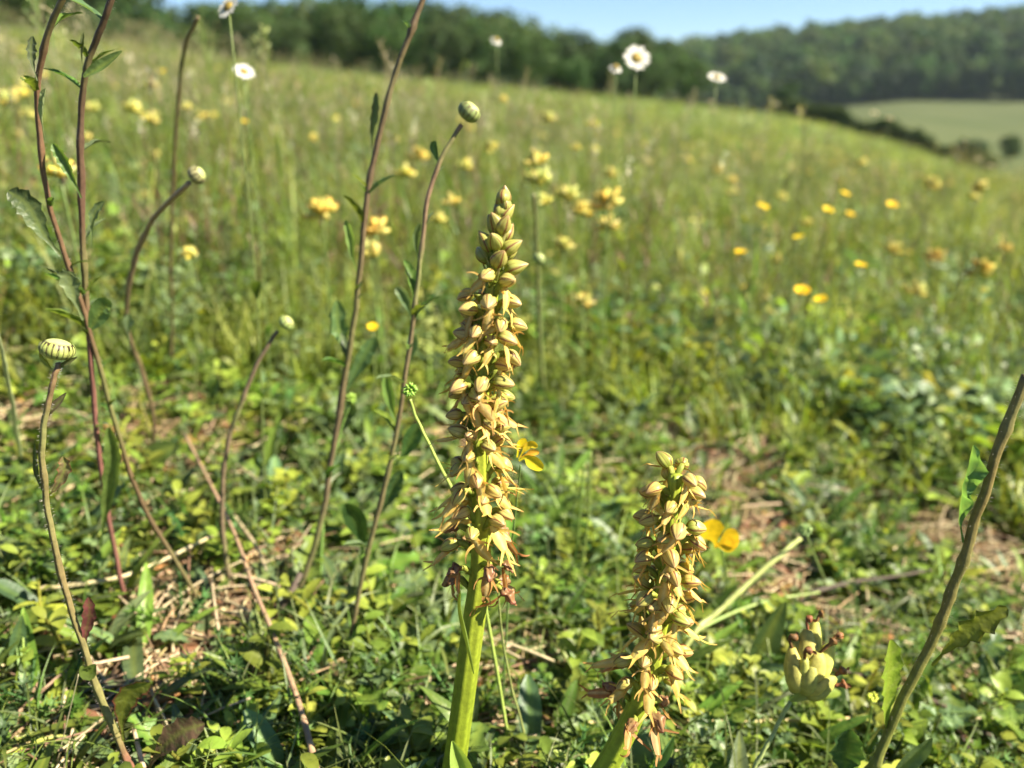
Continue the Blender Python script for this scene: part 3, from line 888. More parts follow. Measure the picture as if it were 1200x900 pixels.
vet = [  # px, py, y distance, scale, label
 (378, 248, .85, 1.35, 'orange-topped yellow vetch head standing alone left of the tallest bare stem', 1),
 (440, 270, .80, 1.1, 'yellow vetch head right beside the long bare brown stem', 1),
 (434, 296, .78, 1.0, 'yellow vetch head just under another beside the long brown stem', 0),
 (70, 203, .62, 1.2, 'bright yellow vetch head between the two reddish stems at left', 0),
 (490, 184, 1.2, 1.2, 'upper yellow vetch head left of the budded stem, touching one below', 1),
 (475, 205, 1.15, 1.25, 'yellow vetch head left of the budded stem, lower of a touching pair', 0),
 (575, 175, 1.25, 1.05, 'small yellow vetch head above and left of the tall orchid tip', 0),
 (544, 195, 1.3, 1.0, 'small yellow vetch head below the round bud of the bent stem', 0),
 (528, 237, 1.0, .9, 'small yellow vetch head right of the budded stem, above another', 0),
 (514, 258, .95, .8, 'pale small vetch head against the budded stem', 0),
 (628, 190, .9, 1.1, 'yellow vetch head on top of the stack right of the orchid tip', 0),
 (631, 212, .88, 1.15, 'pale yellow vetch head second in the stack right of the orchid tip', 0),
 (636, 236, .9, .8, 'pale vetch head lowest in the stack right of the orchid tip', 0),
 (642, 140, 1.6, 1.1, 'tiny orange-yellow vetch head above the stack right of the orchid', 0),
 (695, 147, 1.6, 1.2, 'lone small yellow vetch head under the open daisies', 0),
 (664, 230, .98, 1.15, 'yellow vetch head left in the pair right of the orchid tip', 0),
 (682, 249, .96, 1.1, 'yellow vetch head between the orchid tip and the tall orange-tinted one', 0),
 (711, 238, .92, 1.45, 'large orange-tinted yellow vetch head right of the orchid tip', 1),
 (713, 265, .90, .95, 'flat yellow vetch head just below the large orange-tinted one', 0),
 (660, 288, .90, .9, 'pale yellow vetch head at mid height right of the orchid', 0),
 (684, 355, .88, .9, 'low orange-flecked vetch head right of the orchid middle', 1),
 (25, 112, 1.5, 1.5, 'yellow vetch head in the patch at the left picture edge, uppermost', 0),
 (8, 118, 1.4, 1.4, 'yellow vetch head cut by the left picture edge', 0),
 (32, 135, 1.35, 1.0, 'lower yellow vetch head in the patch at the left edge', 0),
 (155, 128, 1.3, 1.2, 'yellow vetch head just right of the darker reddish stem, left of a pair', 0),
 (175, 142, 1.25, 1.3, 'yellow vetch head right of the darker reddish stem, right of a pair', 0),
 (178, 101, 1.7, 1.1, 'small yellow vetch head above the pair right of the reddish stems', 0),
 (108, 128, 1.5, 1.1, 'yellow vetch head touching the darker reddish stem', 0),
 (236, 137, 1.7, 1.0, 'small yellow vetch head near the faint brown stem at upper left', 0),
 (222, 300, .75, .7, 'small yellow vetch head low at left, right of the drooping bud', 0),
 (50, 90, 1.8, 1.1, 'tiny yellow vetch head high between stems at upper left', 0),
 (1092, 218, 1.7, 1.5, 'pale orange vetch head highest at far right', 1),
 (1095, 302, 1.25, 1.3, 'pale orange-yellow vetch head above the curved one at right', 1),
 (1148, 318, 1.05, 1.5, 'large pale vetch head near the right edge, leaning', 1),
 (1072, 343, 1.1, 1.3, 'pale yellow vetch head low in the right group', 0),
 (1047, 294, 1.3, 1.1, 'pale cream vetch head left of the right group', 0),
 (1177, 292, 1.3, 1.0, 'faint orange vetch head by the right picture edge', 1),
 (1140, 232, 1.8, 1.2, 'small faint yellow vetch head high at right', 0),
 (1010, 192, 2.0, 1.0, 'tiny yellow flower head below the hedge line', 0),
 (945, 262, 1.5, .9, 'tiny pale yellow head under the orange buttercup', 0)]
for (px, py, y, s, lb, org) in vet:
    stalked('vetch', px, py, y, lb, 'yellow vetch heads out of focus', (rnd(-.3, .3), rnd(-.3, .3)), s*.88, orange=bool(org and random.random() < .8))
for q_ in range(26):
    stalked('vetch', rnd(-20, 760), rnd(115, 300), rnd(1.15, 2.4), 'soft pale yellow vetch head in the loose drift left of and behind the tall orchid', 'loose drift of pale vetch heads', (rnd(-.3, .3), rnd(-.3, .3)), rnd(.6, .95))
for q_ in range(14):
    stalked('vetch', rnd(830, 1230), rnd(200, 360), rnd(1.15, 2.2), 'soft pale vetch head in the loose drift on the right-hand slope', 'loose drift of pale vetch heads at right', (rnd(-.3, .3), rnd(-.3, .3)), rnd(.5, .85))
but = [(893, 243, 1.1, 'orange-yellow buttercup highest left of the right-hand scatter'), (868, 297, .95, 'orange-yellow buttercup beside a pale spent one, right of centre'),
 (990, 228, 1.15, 'wide golden buttercup topmost below the pale field'), (970, 247, 1.1, 'golden buttercup just lower left of the topmost one'),
 (940, 342, .8, 'golden buttercup left in the touching pair at right'), (962, 352, .78, 'golden buttercup right in the touching pair at right'),
 (1008, 312, .85, 'golden buttercup alone above right of the touching pair'), (936, 279, 1.0, 'small amber buttercup above the touching pair'),
 (1045, 241, 1.15, 'small amber buttercup right of the topmost golden one'), (996, 252, 1.2, 'faint amber buttercup between the golden ones'),
 (437, 384, .62, 'half hidden orange buttercup behind the leaf of the long brown stem'), (287, 143, 1.3, 'tiny amber buttercup under the drooping daisy'),
 (192, 84, 1.7, 'tiny amber buttercup high at upper left'), (326, 152, 1.3, 'tiny amber flower left of the long brown stem')]
for (px, py, y, lb) in but:
    stalked('buttercup', px, py, y, lb, 'golden buttercups out of focus', (rnd(.0, .55), rnd(-.3, .4)), rnd(.62, .8)*(.7 if 'tiny' in lb or 'hidden' in lb else 1))
DG = 'white daisies against the woods'
stalked('daisy', 746, 68, .78, 'open white daisy facing the camera against the wood', DG, (R(62), R(10)), .88)
stalked('daisy', 722, 78, .85, 'small half-closed white daisy left of the open one', DG, (R(38), R(10)), .5)
stalked('daisy', 840, 91, .88, 'white daisy seen from the side right of the open one', DG, (R(28), R(5)), .72)
stalked('daisy', 582, 46, 1.0, 'small closed white daisy high above the orchid', DG, (R(38), R(20)), .5)
stalked('daisy', 286, 84, .72, 'ragged white daisy with hanging petals at upper left', DG, (R(40), R(25)), .62)
stalked('daisy', 268, 8, .55, 'white daisy cut by the top picture edge', DG, (R(50), R(-25)), .6)
stalked('daisy', 55, 12, .8, 'blurred white daisy in the top left corner', DG, (R(-25), R(25)), .5)
for q, (px, py, lb) in enumerate([(1025, 133, 'left of two small white flower dots below the hedge'), (1043, 139, 'right of two small white flower dots below the hedge'),
        (909, 122, 'small pale flower dot above the meadow crest, upper'), (875, 135, 'small cream flower dot left on the meadow crest'), (835, 120, 'upper cream flower dot under the side-on daisy'),
        (836, 130, 'lower cream flower dot under the side-on daisy'), (937, 131, 'cream flower dot at the hedge top'), (1162, 195, 'pale flower dot near the right edge of the crest'), (1147, 187, 'white flower dot beside the dark bush')]):
    stalked('daisy', px, py, rnd(1.9, 2.3), lb, 'tiny pale flowers on the crest', (R(-20), R(20)), .62)

# countless-looking but countable far yellow heads: simple shared meshes
random.seed(31)
fv = vetch_head(VC, .011)
fvm = fv.mesh('far_head', M['petal'])
def far_flower_mesh():
    mb = MB(); h = .2
    tube(mb, arc_pts((0, 0, 0), 0, h, 1.5, 1.5, 3), .0015, 4, (.13, .18, .05))
    o = len(mb.v)
    b = vetch_head(VC, .012)
    mb.add([Vector(v)+Vector((.012, 0, h)) for v in b.v], b.f, b.c)
    return mb.mesh('yellow_flower', M['petal'])
FF = [far_flower_mesh() for _ in range(2)]
for i in range(120):
    r = rnd(2.2, 9) if i > 50 else rnd(2, 20); a = rnd(-.7, .2) if random.random() < .62 else rnd(.1, .68)
    x, y = r*math.sin(a), r*math.cos(a)
    o = obj('yellow_flower', FF[i % 2], loc=(x, y, height(x, y))); o.rotation_euler = (rnd(-.15, .15), rnd(-.15, .15), rnd(0, 6)); s = rnd(.8, 1.15); o.scale = (s, s, s)
    tag(o, 'tiny blurred yellow flower head farther up the meadow slope', 'flower', 'tiny yellow flower heads up the slope')

# ------------------------------------------------------------------ man orchids
random.seed(101)
mmf = .001
def hood_mesh(seed, withered=False, bud=False):
    random.seed(seed)
    mb = MB(); nu, nv = 24, 12
    vs = []; cs = []; uvs = []
    Lh = 8.4*mmf if not bud else 6.2*mmf; Wd = 3.55*mmf if not bud else 2.5*mmf
    base = (.62, .51, .14) if not bud else (.42, .42, .10); gr = (.34, .40, .06); tip = (.56, .40, .18)
    if withered: base = (.34, .20, .09); gr = (.24, .15, .06); tip = (.30, .13, .08)
    if not bud and not withered: base = jit(mixc(random.choice([(.60, .55, .16), (.50, .52, .12), (.64, .48, .17), (.62, .50, .12)]), base, .3), .08)
    for j in range(nv+1):
        v = j/nv
        prof = (math.sin(pi*min(1, .06+.94*v)**.78) if v < 1 else 0)**(.85 if bud else .62)
        prof = max(.02, prof)
        for i in range(nu+1):
            u = i/nu; a = 2*pi*u
            g = 1-.17*math.exp(-(((u*4) % 1-.5)/.09)**2)*(1 if not bud else .6)       # grooves between the sepals
            r = Wd*prof*g
            x = v*Lh
            y = math.cos(a)*r*.92; z = math.sin(a)*r
            if z < 0: z *= .72                                                        # flattened mouth side
            z += -.35*mmf*math.sin(pi*v)*0 - (1.1*mmf)*(v**2.2)
            if withered:
                k = noise.noise(Vector((x*500, a*1.2, seed)))
                y *= .75+.5*k; z = z*(.7+.7*k)+1.2*mmf*noise.noise(Vector((v*3, seed, 1)))
            vs.append(Vector((x, y, z)))
            cs.append(mixc(mixc(gr, base, sm(0, .45, v)), tip, sm(.75, 1, v)))
            uvs.append((u, v))
    fs = []
    for j in range(nv):
        for i in range(nu):
            k = j*(nu+1)+i; fs.append((k, k+1, k+nu+2, k+nu+1)[::-1])
    mb.add(vs, fs, cs); mb.uv = {i: uvs[i] for i in range(len(uvs))}
    return mb.mesh('hood', M['hood'])
def lip_mesh(seed, withered=False):
    random.seed(seed)
    mb = MB()
    c = jit((.66, .50, .11), .16) if not withered else jit((.42, .20, .06), .2)
    e = mixc(c, (.48, .22, .08), .6)
    cu = rnd(-.6, .9)
    L0 = rnd(8.5, 11.5)*mmf
    body = arc_pts((0, 0, 0), 0, L0, -.9+cu*.3, -1.45+cu, 8)
    strip(mb, body, lambda t: 1.75*mmf*(.65+.5*math.sin(pi*t)), Vector((1, 0, .4)), c, fold=-.25, across=5, edgec=e, midc=mixc(c, (.7, .6, .3), .5))
    def limb(p, sy, L_, e0, e1, sd):
        a = sy*rnd(.9, 1.35)
        strip(mb, arc_pts(p, a, L_, e0, e1, 7, sd), lambda t: .52*mmf*(1.1-.75*t), Vector((1, 0, .3)), mixc(c, e, .3), fold=.2, across=3, tipc=mixc(e, BRN, .35), twist=rnd(-1, 1))
    for s in (-1, 1):
        limb(body[2]+Vector((0, s*.9*mmf, 0)), s, rnd(4.5, 7.5)*mmf, rnd(-.9, .5), rnd(-1.5, -.2) if not withered else rnd(-3, 1.5), rnd(-.9, .6)*s)
        limb(body[-1]+Vector((0, s*.6*mmf, 0)), s*.75, rnd(3.4, 5.5)*mmf, rnd(-1.2, -.5), rnd(-1.6, -.3) if not withered else rnd(-3.5, 1), rnd(-.8, .2)*s)
    return mb.mesh('lip', M['petal'])
def ovary_mesh(seed, bud=False):
    random.seed(seed)
    mb = MB(); k = .62 if bud else 1
    pts = catmull([Vector((0, 0, 0)), Vector((1.1, rnd(-.3, .3), 2.8))*mmf*k, Vector((2.9, 0, 5.4))*mmf*k, Vector((5.2, 0, 6.2))*mmf*k], 4)
    tube(mb, pts, lambda t: (.75+.65*math.sin(pi*(.15+.7*t)))*mmf*(.8 if bud else 1), 8, lambda t: mixc((.24, .33, .035), (.40, .42, .08), t), ridges=3, rdepth=.16)
    # small pointed bract under the ovary
    strip(mb, arc_pts((0, 0, -.3*mmf), rnd(-.2, .2), rnd(4.5, 6.5)*mmf, .55, .8, 6), lambda t: 1.05*mmf*max(.05, (1-t)**.7), Vector((-.5, 0, 1)), (.33, .38, .09), fold=.5, across=5, tipc=(.42, .33, .15))
    return mb.mesh('floret', M['petal'])
HOODS = [hood_mesh(200+i) for i in range(10)]
BUDH = [hood_mesh(230+i, bud=True) for i in range(4)]
WHOODS = [hood_mesh(260+i, withered=True) for i in range(4)]
LIPS = [lip_mesh(300+i) for i in range(14)]
WLIPS = [lip_mesh(340+i, True) for i in range(5)]
OVS = [ovary_mesh(380+i) for i in range(3)]; BOVS = [ovary_mesh(390+i, True) for i in range(2)]

def orchid(ctrl, wid, spike, label, seed, turn0, budn, with_from, base_y, top_y, thin_from=None, spots=None, fscale=1.0, skip=()):
    """ctrl: picture points of the axis from foot to tip; spike: (start, end) fractions that carry florets"""
    random.seed(seed)
    n = len(ctrl)
    P = [PV(px, py, base_y+(top_y-base_y)*i/(n-1)) for i, (px, py) in enumerate(ctrl)]
    foot = P[0]+(P[0]-P[1]).normalized()*.0
    fz = height(foot.x, foot.y)
    if P[0].z > fz:                                   # carry the stem down to the turf
        d = (P[0]-P[1]).normalized(); d = (d+Vector((0, 0, -1))*.5).normalized()
        P.insert(0, P[0]+d*((P[0].z-fz)/-d.z))
    root = empty('man_orchid', P[0], label, 'orchid', 'two man orchids')
    axis = catmull(P, 10)
    L = [0]
    for a, b in zip(axis, axis[1:]): L.append(L[-1]+(b-a).length)
    tot = L[-1]
    def at(t):
        s = t*tot; i = min(len(L)-2, max(0, int(np.searchsorted(L, s))-1)); f = (s-L[i])/max(1e-9, L[i+1]-L[i])
        return axis[i].lerp(axis[i+1], min(1, max(0, f))), (axis[i+1]-axis[i]).normalized()
    mb = MB()
    res = [at(k/70)[0] for k in range(71)]
    cs = lambda t: mixc((.21, .27, .018), (.28, .33, .03), sm(.2, .6, t))
    tube(mb, res, lambda t: wid(t), 28, cs, ridges=7, rdepth=.07)
    mb.build('stem', M['stem'], root)
    def put(t, ang, kind, pitch, sc, roll=0, sink=.0, spread=.5):
        p, T = at(t)
        ref = Vector((0, 1, 0)); X = (ref.cross(T)).normalized(); Y = T.cross(X)
        out = X*math.cos(ang)+Y*math.sin(ang)
        q = p+out*(wid(t)*(.85-sink))
        side = T.cross(out)
        m = Matrix(((out.x, side.x, T.x, q.x), (out.y, side.y, T.y, q.y), (out.z, side.z, T.z, q.z), (0, 0, 0, 1)))
        m = m @ Matrix.Rotation(roll, 4, 'X') @ Matrix.Rotation(pitch, 4, 'Y') @ Matrix.Scale(sc, 4)
        ml = Matrix.Translation(-Vector(P[0])) @ m
        bud = kind == 'bud'
        f = obj('bud' if bud else 'floret', random.choice(BOVS if bud else OVS), root, mat=ml)
        k = .62 if bud else 1
        hp = rnd(-.45, .30) if not bud else rnd(-.8, -.4)
        he = Matrix.Translation(Vector((4.4, 0, 5.8))*mmf*k) @ Matrix.Rotation(rnd(-.25, .25), 4, 'Z') @ Matrix.Rotation(hp, 4, 'Y') @ Matrix.Rotation(rnd(-.3, .3), 4, 'X')
        obj('hood', random.choice(BUDH if bud else (WHOODS if kind == 'withered' else HOODS)), f, mat=he)
        if not bud:
            le = Matrix.Translation(Vector((6.4, 0, 4.6))*mmf) @ Matrix.Rotation(rnd(-.5, .5), 4, 'X') @ Matrix.Rotation(rnd(-.15-.9*spread, .35), 4, 'Y') @ Matrix.Scale(rnd(.92, 1.12)+.28*spread, 4)
            obj('lip', random.choice(WLIPS if kind == 'withered' else LIPS), f, mat=le)
    t0, t1, cnt = spike
    for i in range(cnt):
        f = i/(cnt-1)
        t = t0+(t1-t0)*(f**.85)
        if any(a < t < b for a, b in skip): continue
        ang = turn0+i*2.399963+rnd(-.35, .35); t += rnd(-.006, .006)
        kind = 'bud' if f > budn else ('withered' if f < with_from or (f < with_from*2.2 and random.random() < .4) else 'open')
        if kind == 'bud':
            g = (f-budn)/(1-budn)
            put(t, ang, 'bud', -.25-.75*g, (1.5-.3*g)*fscale, sink=.3*g)
        else:
            put(t, ang, kind, rnd(-.35, .40) if kind == 'open' else rnd(.2, .7), rnd(.80, 1.04)*fscale*(1-.14*max(0, f-.55)), rnd(-.45, .45), spread=1-sm(.25, .6, f))
    if spots:
        for (t, ang, kind, pt, s) in spots: put(t, ang, kind, pt, s)
    return root, at, P
def w_main(t):
    return (5.5-.5*sm(.0, .3, t)+.2*math.sin(t*9)-2.0*sm(.42, .75, t)-1.9*sm(.8, 1, t))*mmf
root1, at1, P1 = orchid([(528, 925), (537, 860), (553, 740), (563, 660), (562, 560), (563, 470), (572, 380), (582, 300), (590, 238)], w_main,
    (.478, .985, 102), 'taller man orchid at the centre with a straight upright spike and budded tip', 5, .6, .80, .07, .275, .300, skip=())
def w_small(t):
    return (6.2-.9*sm(.0, .3, t)-1.9*sm(.3, .8, t)-.8*sm(.85, 1, t))*mmf
root2, at2, P2 = orchid([(690, 935), (716, 890), (742, 840), (763, 780), (775, 720), (782, 650), (787, 600), (792, 556)], w_small,
    (.455, .990, 66), 'shorter leaning man orchid at right with a pinkish crowded top and no green tip', 12, 2.0, 1.1, .06, .272, .288, fscale=1.10)
# sheath leaves of the tall orchid
def leaf_px(root, pts, y0, y1, wpx, col, shape='spat', teeth=0, ntt=0, normal=(0, -1, .2), fold=.25, name='leaf', midc=None, edgec=None, tipc=None, twist=0, steps=6, depth=None, wave=.06, mat='leaf', label=None):
    n = len(pts)
    P = [PV(px, py, y0+(y1-y0)*i/(n-1)) for i, (px, py) in enumerate(pts)]
    C = catmull(P, max(steps, int(48/(n-1)) if teeth else steps))
    dep = (P[0]-Vector((0, 0, CAMZ))).dot(FW)
    w = wpx/FPX*dep*.5
    mb = MB()
    wf = {'spat': W_spat, 'lance': W_lance, 'blade': W_blade, 'oval': W_oval}[shape](w)
    strip(mb, C, wf, Vector(normal), col, fold=fold, across=7 if teeth else 5, teeth=teeth, nt_=ntt, midc=midc if midc else mixc(col, LIME, .35), edgec=edgec, tipc=tipc, twist=twist, wave=wave)
    o = mb.build(name, M[mat], root)
    if label: o['label'] = label
    return o
leaf_px(root1, [(556, 790), (549, 750), (541, 715), (540, 692)], .271, .268, 11, (.19, .26, .05), 'lance', fold=.6, name='sheath_leaf', normal=(-1, -.6, 0))
leaf_px(root1, [(546, 925), (540, 900), (530, 868)], .262, .262, 26, (.26, .33, .07), 'lance', fold=.8, name='sheath_leaf', normal=(.3, -1, 0))
leaf_px(root2, [(690, 930), (712, 895), (726, 850), (728, 800)], .285, .290, 18, (.13, .20, .07), 'lance', fold=.5, name='basal_leaf', normal=(.2, -1, .3))
leaf_px(root2, [(700, 935), (735, 905), (770, 880), (800, 895)], .30, .33, 46, (.13, .21, .05), 'lance', fold=.3, name='basal_leaf', normal=(0, -.6, 1))
leaf_px(root2, [(765, 905), (778, 885), (790, 862)], .28, .28, 12, (.08, .14, .05), 'lance', fold=.6, name='basal_leaf')

# ------------------------------------------------------------------ tall stems, hand placed
def stem_plant(name, label, cat, pts, wpx, col, y_top, y_base=None, leaves=(), hairs=0, ridges=5, group=None, wtop=None, mat='stem'):
    """pts run from foot to top in picture coordinates"""
    n = len(pts)
    if y_base is None:
        g = G(*pts[0]); y_base = g.y
    P = [PV(px, py, y_base+(y_top-y_base)*(i/(n-1))) for i, (px, py) in enumerate(pts)]
    fz = height(P[0].x, P[0].y)
    if P[0].z > fz+.002:
        d = ((P[0]-P[1]).normalized()+Vector((0, 0, -1))*.6).normalized(); P.insert(0, P[0]+d*((P[0].z-fz)/-d.z))
    root = empty(name, P[0], label, cat, group)
    C = catmull(P, 9)
    dep = (C[len(C)//2]-Vector((0, 0, CAMZ))).dot(FW)
    w = wpx/FPX*dep*.5; wt = (wtop if wtop else wpx*.6)/FPX*dep*.5
    mb = MB()
    nodes = [rnd(.05, .95) for _ in range(6)]
    ph = rnd(0, 9)
    for i in range(1, len(C)-1):
        C[i] = C[i]+Vector((noise.noise(Vector((i*.22, ph, 0))), noise.noise(Vector((i*.22, ph, 5))), 0))*w*.30
    def rf(t):
        b = sum(math.exp(-((t-q)/.012)**2) for q in nodes)
        return (w+(wt-w)*t)*.66*(1+.30*b)
    def cf(t):
        c0 = col(t) if callable(col) else col
        k = .5+.5*noise.noise(Vector((t*7, ph, 2)))
        return mixc(c0, (.17, .19, .06), .2+.55*sm(.45, .8, k)) if ridges else c0
    tube(mb, C, rf, 14, cf, ridges=ridges, rdepth=.13, wob=.14)
    mb.build('stem', M[mat], root)
    if hairs:
        hb = MB()
        for _ in range(hairs):
            i = random.randrange(len(C)-1); t = i/(len(C)-1); p = C[i].lerp(C[i+1], random.random()); T = (C[i+1]-C[i]).normalized()
            d = T.cross(Vector((rnd(-1, 1), rnd(-1, 1), rnd(-1, 1)))).normalized(); r = w+(wt-w)*t; l = rnd(.5, 1.15)*mmf
            s = T*.00006
            a = p+d*r*.9; e = p+d*(r+l)+T*rnd(-.3, .3)*mmf
            hb.add([a-s, a+s, e], [(0, 1, 2)], [(.6, .55, .48)]*3)
        tag(hb.build('stem_hairs', M['straw'], root), kind='stuff')
    for lf in leaves:
        leaf_px(root, **lf)
    if len(leaves) >= 3 and y_top > .31:
        for _ in range(13):                      # small clasping leaves between the larger ones
            i = random.randrange(int(len(C)*.15), int(len(C)*.92)); a = rnd(0, 6.28); l = rnd(.008, .026)
            q = MB(); e0 = rnd(.7, 1.3)
            strip(q, arc_pts(C[i], a, l, e0, e0-rnd(.2, 1), 18), W_lance(l*.16), norm_for(a, e0), jit(random.choice((GRN, BLUEG, GRN2)), .15), fold=rnd(.3, .8), across=5, teeth=.35, nt_=4, wave=.1)
            q.build('leaf', M['leaf'], root)
    return root, P
def L_(pts, y, wpx, col=GRN, y1=None, **k):
    d = dict(pts=pts, y0=y, y1=y if y1 is None else y1, wpx=wpx, col=col); d.update(k); return d
REDST = lambda t: mixc((.24, .07, .05), (.20, .09, .05), t)
def bud_head(root, c, r, h, T, ncol=(.30, .34, .09), dark=(.035, .015, .012), nb=20, rows=3, disc=(.33, .36, .12)):
    """unopened daisy head: overlapping bracts with dark edges round a flattened globe"""
    T = Vector(T).normalized(); X = T.cross(Vector((0, 1, 0.2))).normalized(); Y = T.cross(X)
    def loc(a, z, rr): return c+X*math.cos(a)*rr+Y*math.sin(a)*rr+T*z
    mb = MB(); vs = []; fs = []; cs = []; n = 40; m = 14
    for j in range(m+1):
        th = -pi/2+pi*j/m
        for k in range(n):
            a = 2*pi*k/n
            vs.append(loc(a, math.sin(th)*h*.93, max(.0001, math.cos(th)**.8*r*.93))); cs.append(dark if j < m-3 else disc)
    for j in range(m):
        for k in range(n): fs.append((j*n+k, j*n+(k+1) % n, (j+1)*n+(k+1) % n, (j+1)*n+k))
    mb.add(vs, fs, cs)
    hd = mb.build('flower_bud', M['stem'], root)
    br = MB()
    for row in range(rows):
        for k in range(nb):
            ncj = rnd(.82, 1.12)
            a = 2*pi*(k+.5*row)/nb+rnd(-.04, .04)
            th0 = -1.35+.25*row; th1 = -.15+.42*row+rnd(-.16, .16)
            pts = []
            for i in range(8):
                th = th0+(th1-th0)*i/7
                pts.append(loc(a, math.sin(th)*h*(1.0+.015*row), math.cos(th)**.8*r*(1.0+.02*row)))
            mid = (pts[3]-c).normalized()
            strip(br, pts, lambda t, ncj=ncj: ncj*2*pi*r/nb*.50*(1 if t < .5 else math.sqrt(max(.02, 1-((t-.5)/.52)**2))), mid, jit(ncol, .12), fold=-.15, across=5, edgec=dark)
    o = br.build('bracts', M['stem'], hd)
    return hd

# in-focus budded daisy stem at the lower left
r_, P_ = stem_plant('daisy_bud_stem', 'hairy red-brown stem with one striped round daisy bud, lower left', 'wildflower',
    [(160, 915), (140, 870), (112, 800), (88, 730), (68, 660), (55, 590), (50, 530), (55, 480), (64, 445), (68, 425)], 13,
    lambda t: mixc((.17, .045, .045), mixc((.15, .11, .045), (.15, .075, .045), t), sm(.1, .5, t)), .300, .285, wtop=8, hairs=620, leaves=[
    L_([(52, 585), (66, 570), (76, 548), (74, 535)], .297, 17, (.16, .11, .06), teeth=.4, ntt=5, normal=(.6, -1, 0), fold=.5, edgec=(.20, .06, .04)),
    L_([(52, 492), (60, 480), (70, 470), (78, 460)], .298, 9, (.15, .12, .07), shape='lance', fold=.7),
    L_([(50, 575), (44, 555), (42, 540), (41, 518)], .296, 6, (.10, .12, .05), shape='lance', fold=.7),
    L_([(98, 775), (100, 745), (105, 720), (104, 700)], .290, 17, (.30, .11, .09), teeth=.3, ntt=5, normal=(.3, -1, .2), fold=.3, label='pinkish red upright leaf'),
    L_([(96, 780), (104, 788), (112, 778)], .286, 18, (.12, .15, .03), shape='lance', fold=.3, normal=(0, -1, .4)),
    L_([(145, 868), (143, 840), (152, 812), (176, 800)], .284, 30, (.10, .13, .02), teeth=.25, ntt=6, normal=(.2, -1, .4), fold=.3, edgec=(.16, .05, .03)),
    L_([(172, 905), (188, 880), (212, 858), (240, 848)], .285, 34, (.13, .08, .05), teeth=.22, ntt=6, normal=(0, -.7, .8), fold=.35, label='purple-tinged leaf lying toward the right'),
    L_([(60, 432), (54, 424), (50, 420), (46, 412)], .299, 6, (.28, .34, .05), shape='lance', fold=.6),
    L_([(66, 432), (76, 426), (84, 422), (91, 418)], .300, 5, (.20, .20, .08), shape='lance', fold=.6)])
bud_head(r_, PV(67, 409, .300), 19.5/FPX*.30*1.02, 12.5/FPX*.31, P_[-1]-P_[-2])

# thick grooved stem at the right with lobed leaves
stem_plant('oxeye_daisy_plant', 'thick grooved green-brown stem crossing the lower right corner with lobed leaves', 'wildflower',
    [(1012, 925), (1032, 880), (1062, 810), (1095, 745), (1122, 675), (1148, 595), (1172, 520), (1204, 440)], 17,
    lambda t: mixc((.17, .19, .035), (.19, .14, .045), sm(.2, .8, t)), .300, .285, wtop=15, hairs=420, ridges=6, leaves=[
    L_([(1127, 635), (1124, 600), (1130, 565), (1140, 522)], .296, 36, (.13, .22, .07), teeth=.65, ntt=5.5, normal=(.7, -1, 0), fold=.7, wave=.3, label='upright lobed leaf hugging the stem'),
    L_([(1092, 780), (1115, 755), (1140, 735), (1180, 712)], .290, 36, (.24, .32, .035), teeth=.5, ntt=5.5, normal=(.35, -.35, 1), fold=.35, edgec=(.10, .13, .04), label='lobed leaf reaching out to the right'),
    L_([(1040, 872), (1038, 830), (1042, 790), (1043, 750)], .288, 38, (.15, .25, .025), teeth=.35, ntt=6, normal=(.5, -1, .2), fold=.25, label='bright upright toothed leaf lit from behind'),
    L_([(985, 925), (990, 900), (992, 880), (996, 855)], .290, 40, (.07, .13, .04), teeth=.28, ntt=5, normal=(-.3, -1, .1), fold=.3),
    L_([(1045, 915), (1062, 895), (1078, 880), (1092, 865)], .284, 20, (.10, .16, .06), shape='lance', normal=(0, -.8, .6), fold=.4),
    L_([(1192, 470), (1196, 462), (1200, 458)], .30, 18, (.15, .2, .06), shape='lance'),
    ])
# the two reddish stems at the left
stem_plant('reddish_stem', 'paler of the two reddish stems at left, bowing out to the left at the top', 'wildflower',
    [(246, 722), (205, 655), (172, 600), (148, 540), (125, 460), (104, 385), (82, 315), (62, 255), (50, 190), (44, 110), (55, 45), (78, -12)], 8.5,
    lambda t: mixc((.12, .065, .040), (.20, .095, .06), sm(.2, .8, t)), .375, wtop=8, hairs=150, leaves=[
    L_([(44, 95), (38, 75), (36, 58), (38, 42)], .375, 13, (.12, .15, .09), teeth=.4, ntt=5, fold=.7, normal=(.8, -1, 0)),
    L_([(53, 165), (50, 140), (52, 120), (54, 104)], .375, 14, (.20, .26, .12), teeth=.3, ntt=5, fold=.6, normal=(-.8, -1, 0)),
    L_([(72, 300), (52, 275), (32, 240), (10, 224)], .375, 30, (.16, .24, .09), teeth=.3, ntt=7, fold=.3, normal=(.3, -1, .3), tipc=(.06, .1, .04)),
    L_([(98, 375), (88, 350), (82, 325), (84, 318)], .38, 26, (.26, .34, .15), teeth=.3, ntt=6, fold=.3, normal=(.2, -1, .1))], group='two reddish stems at left')
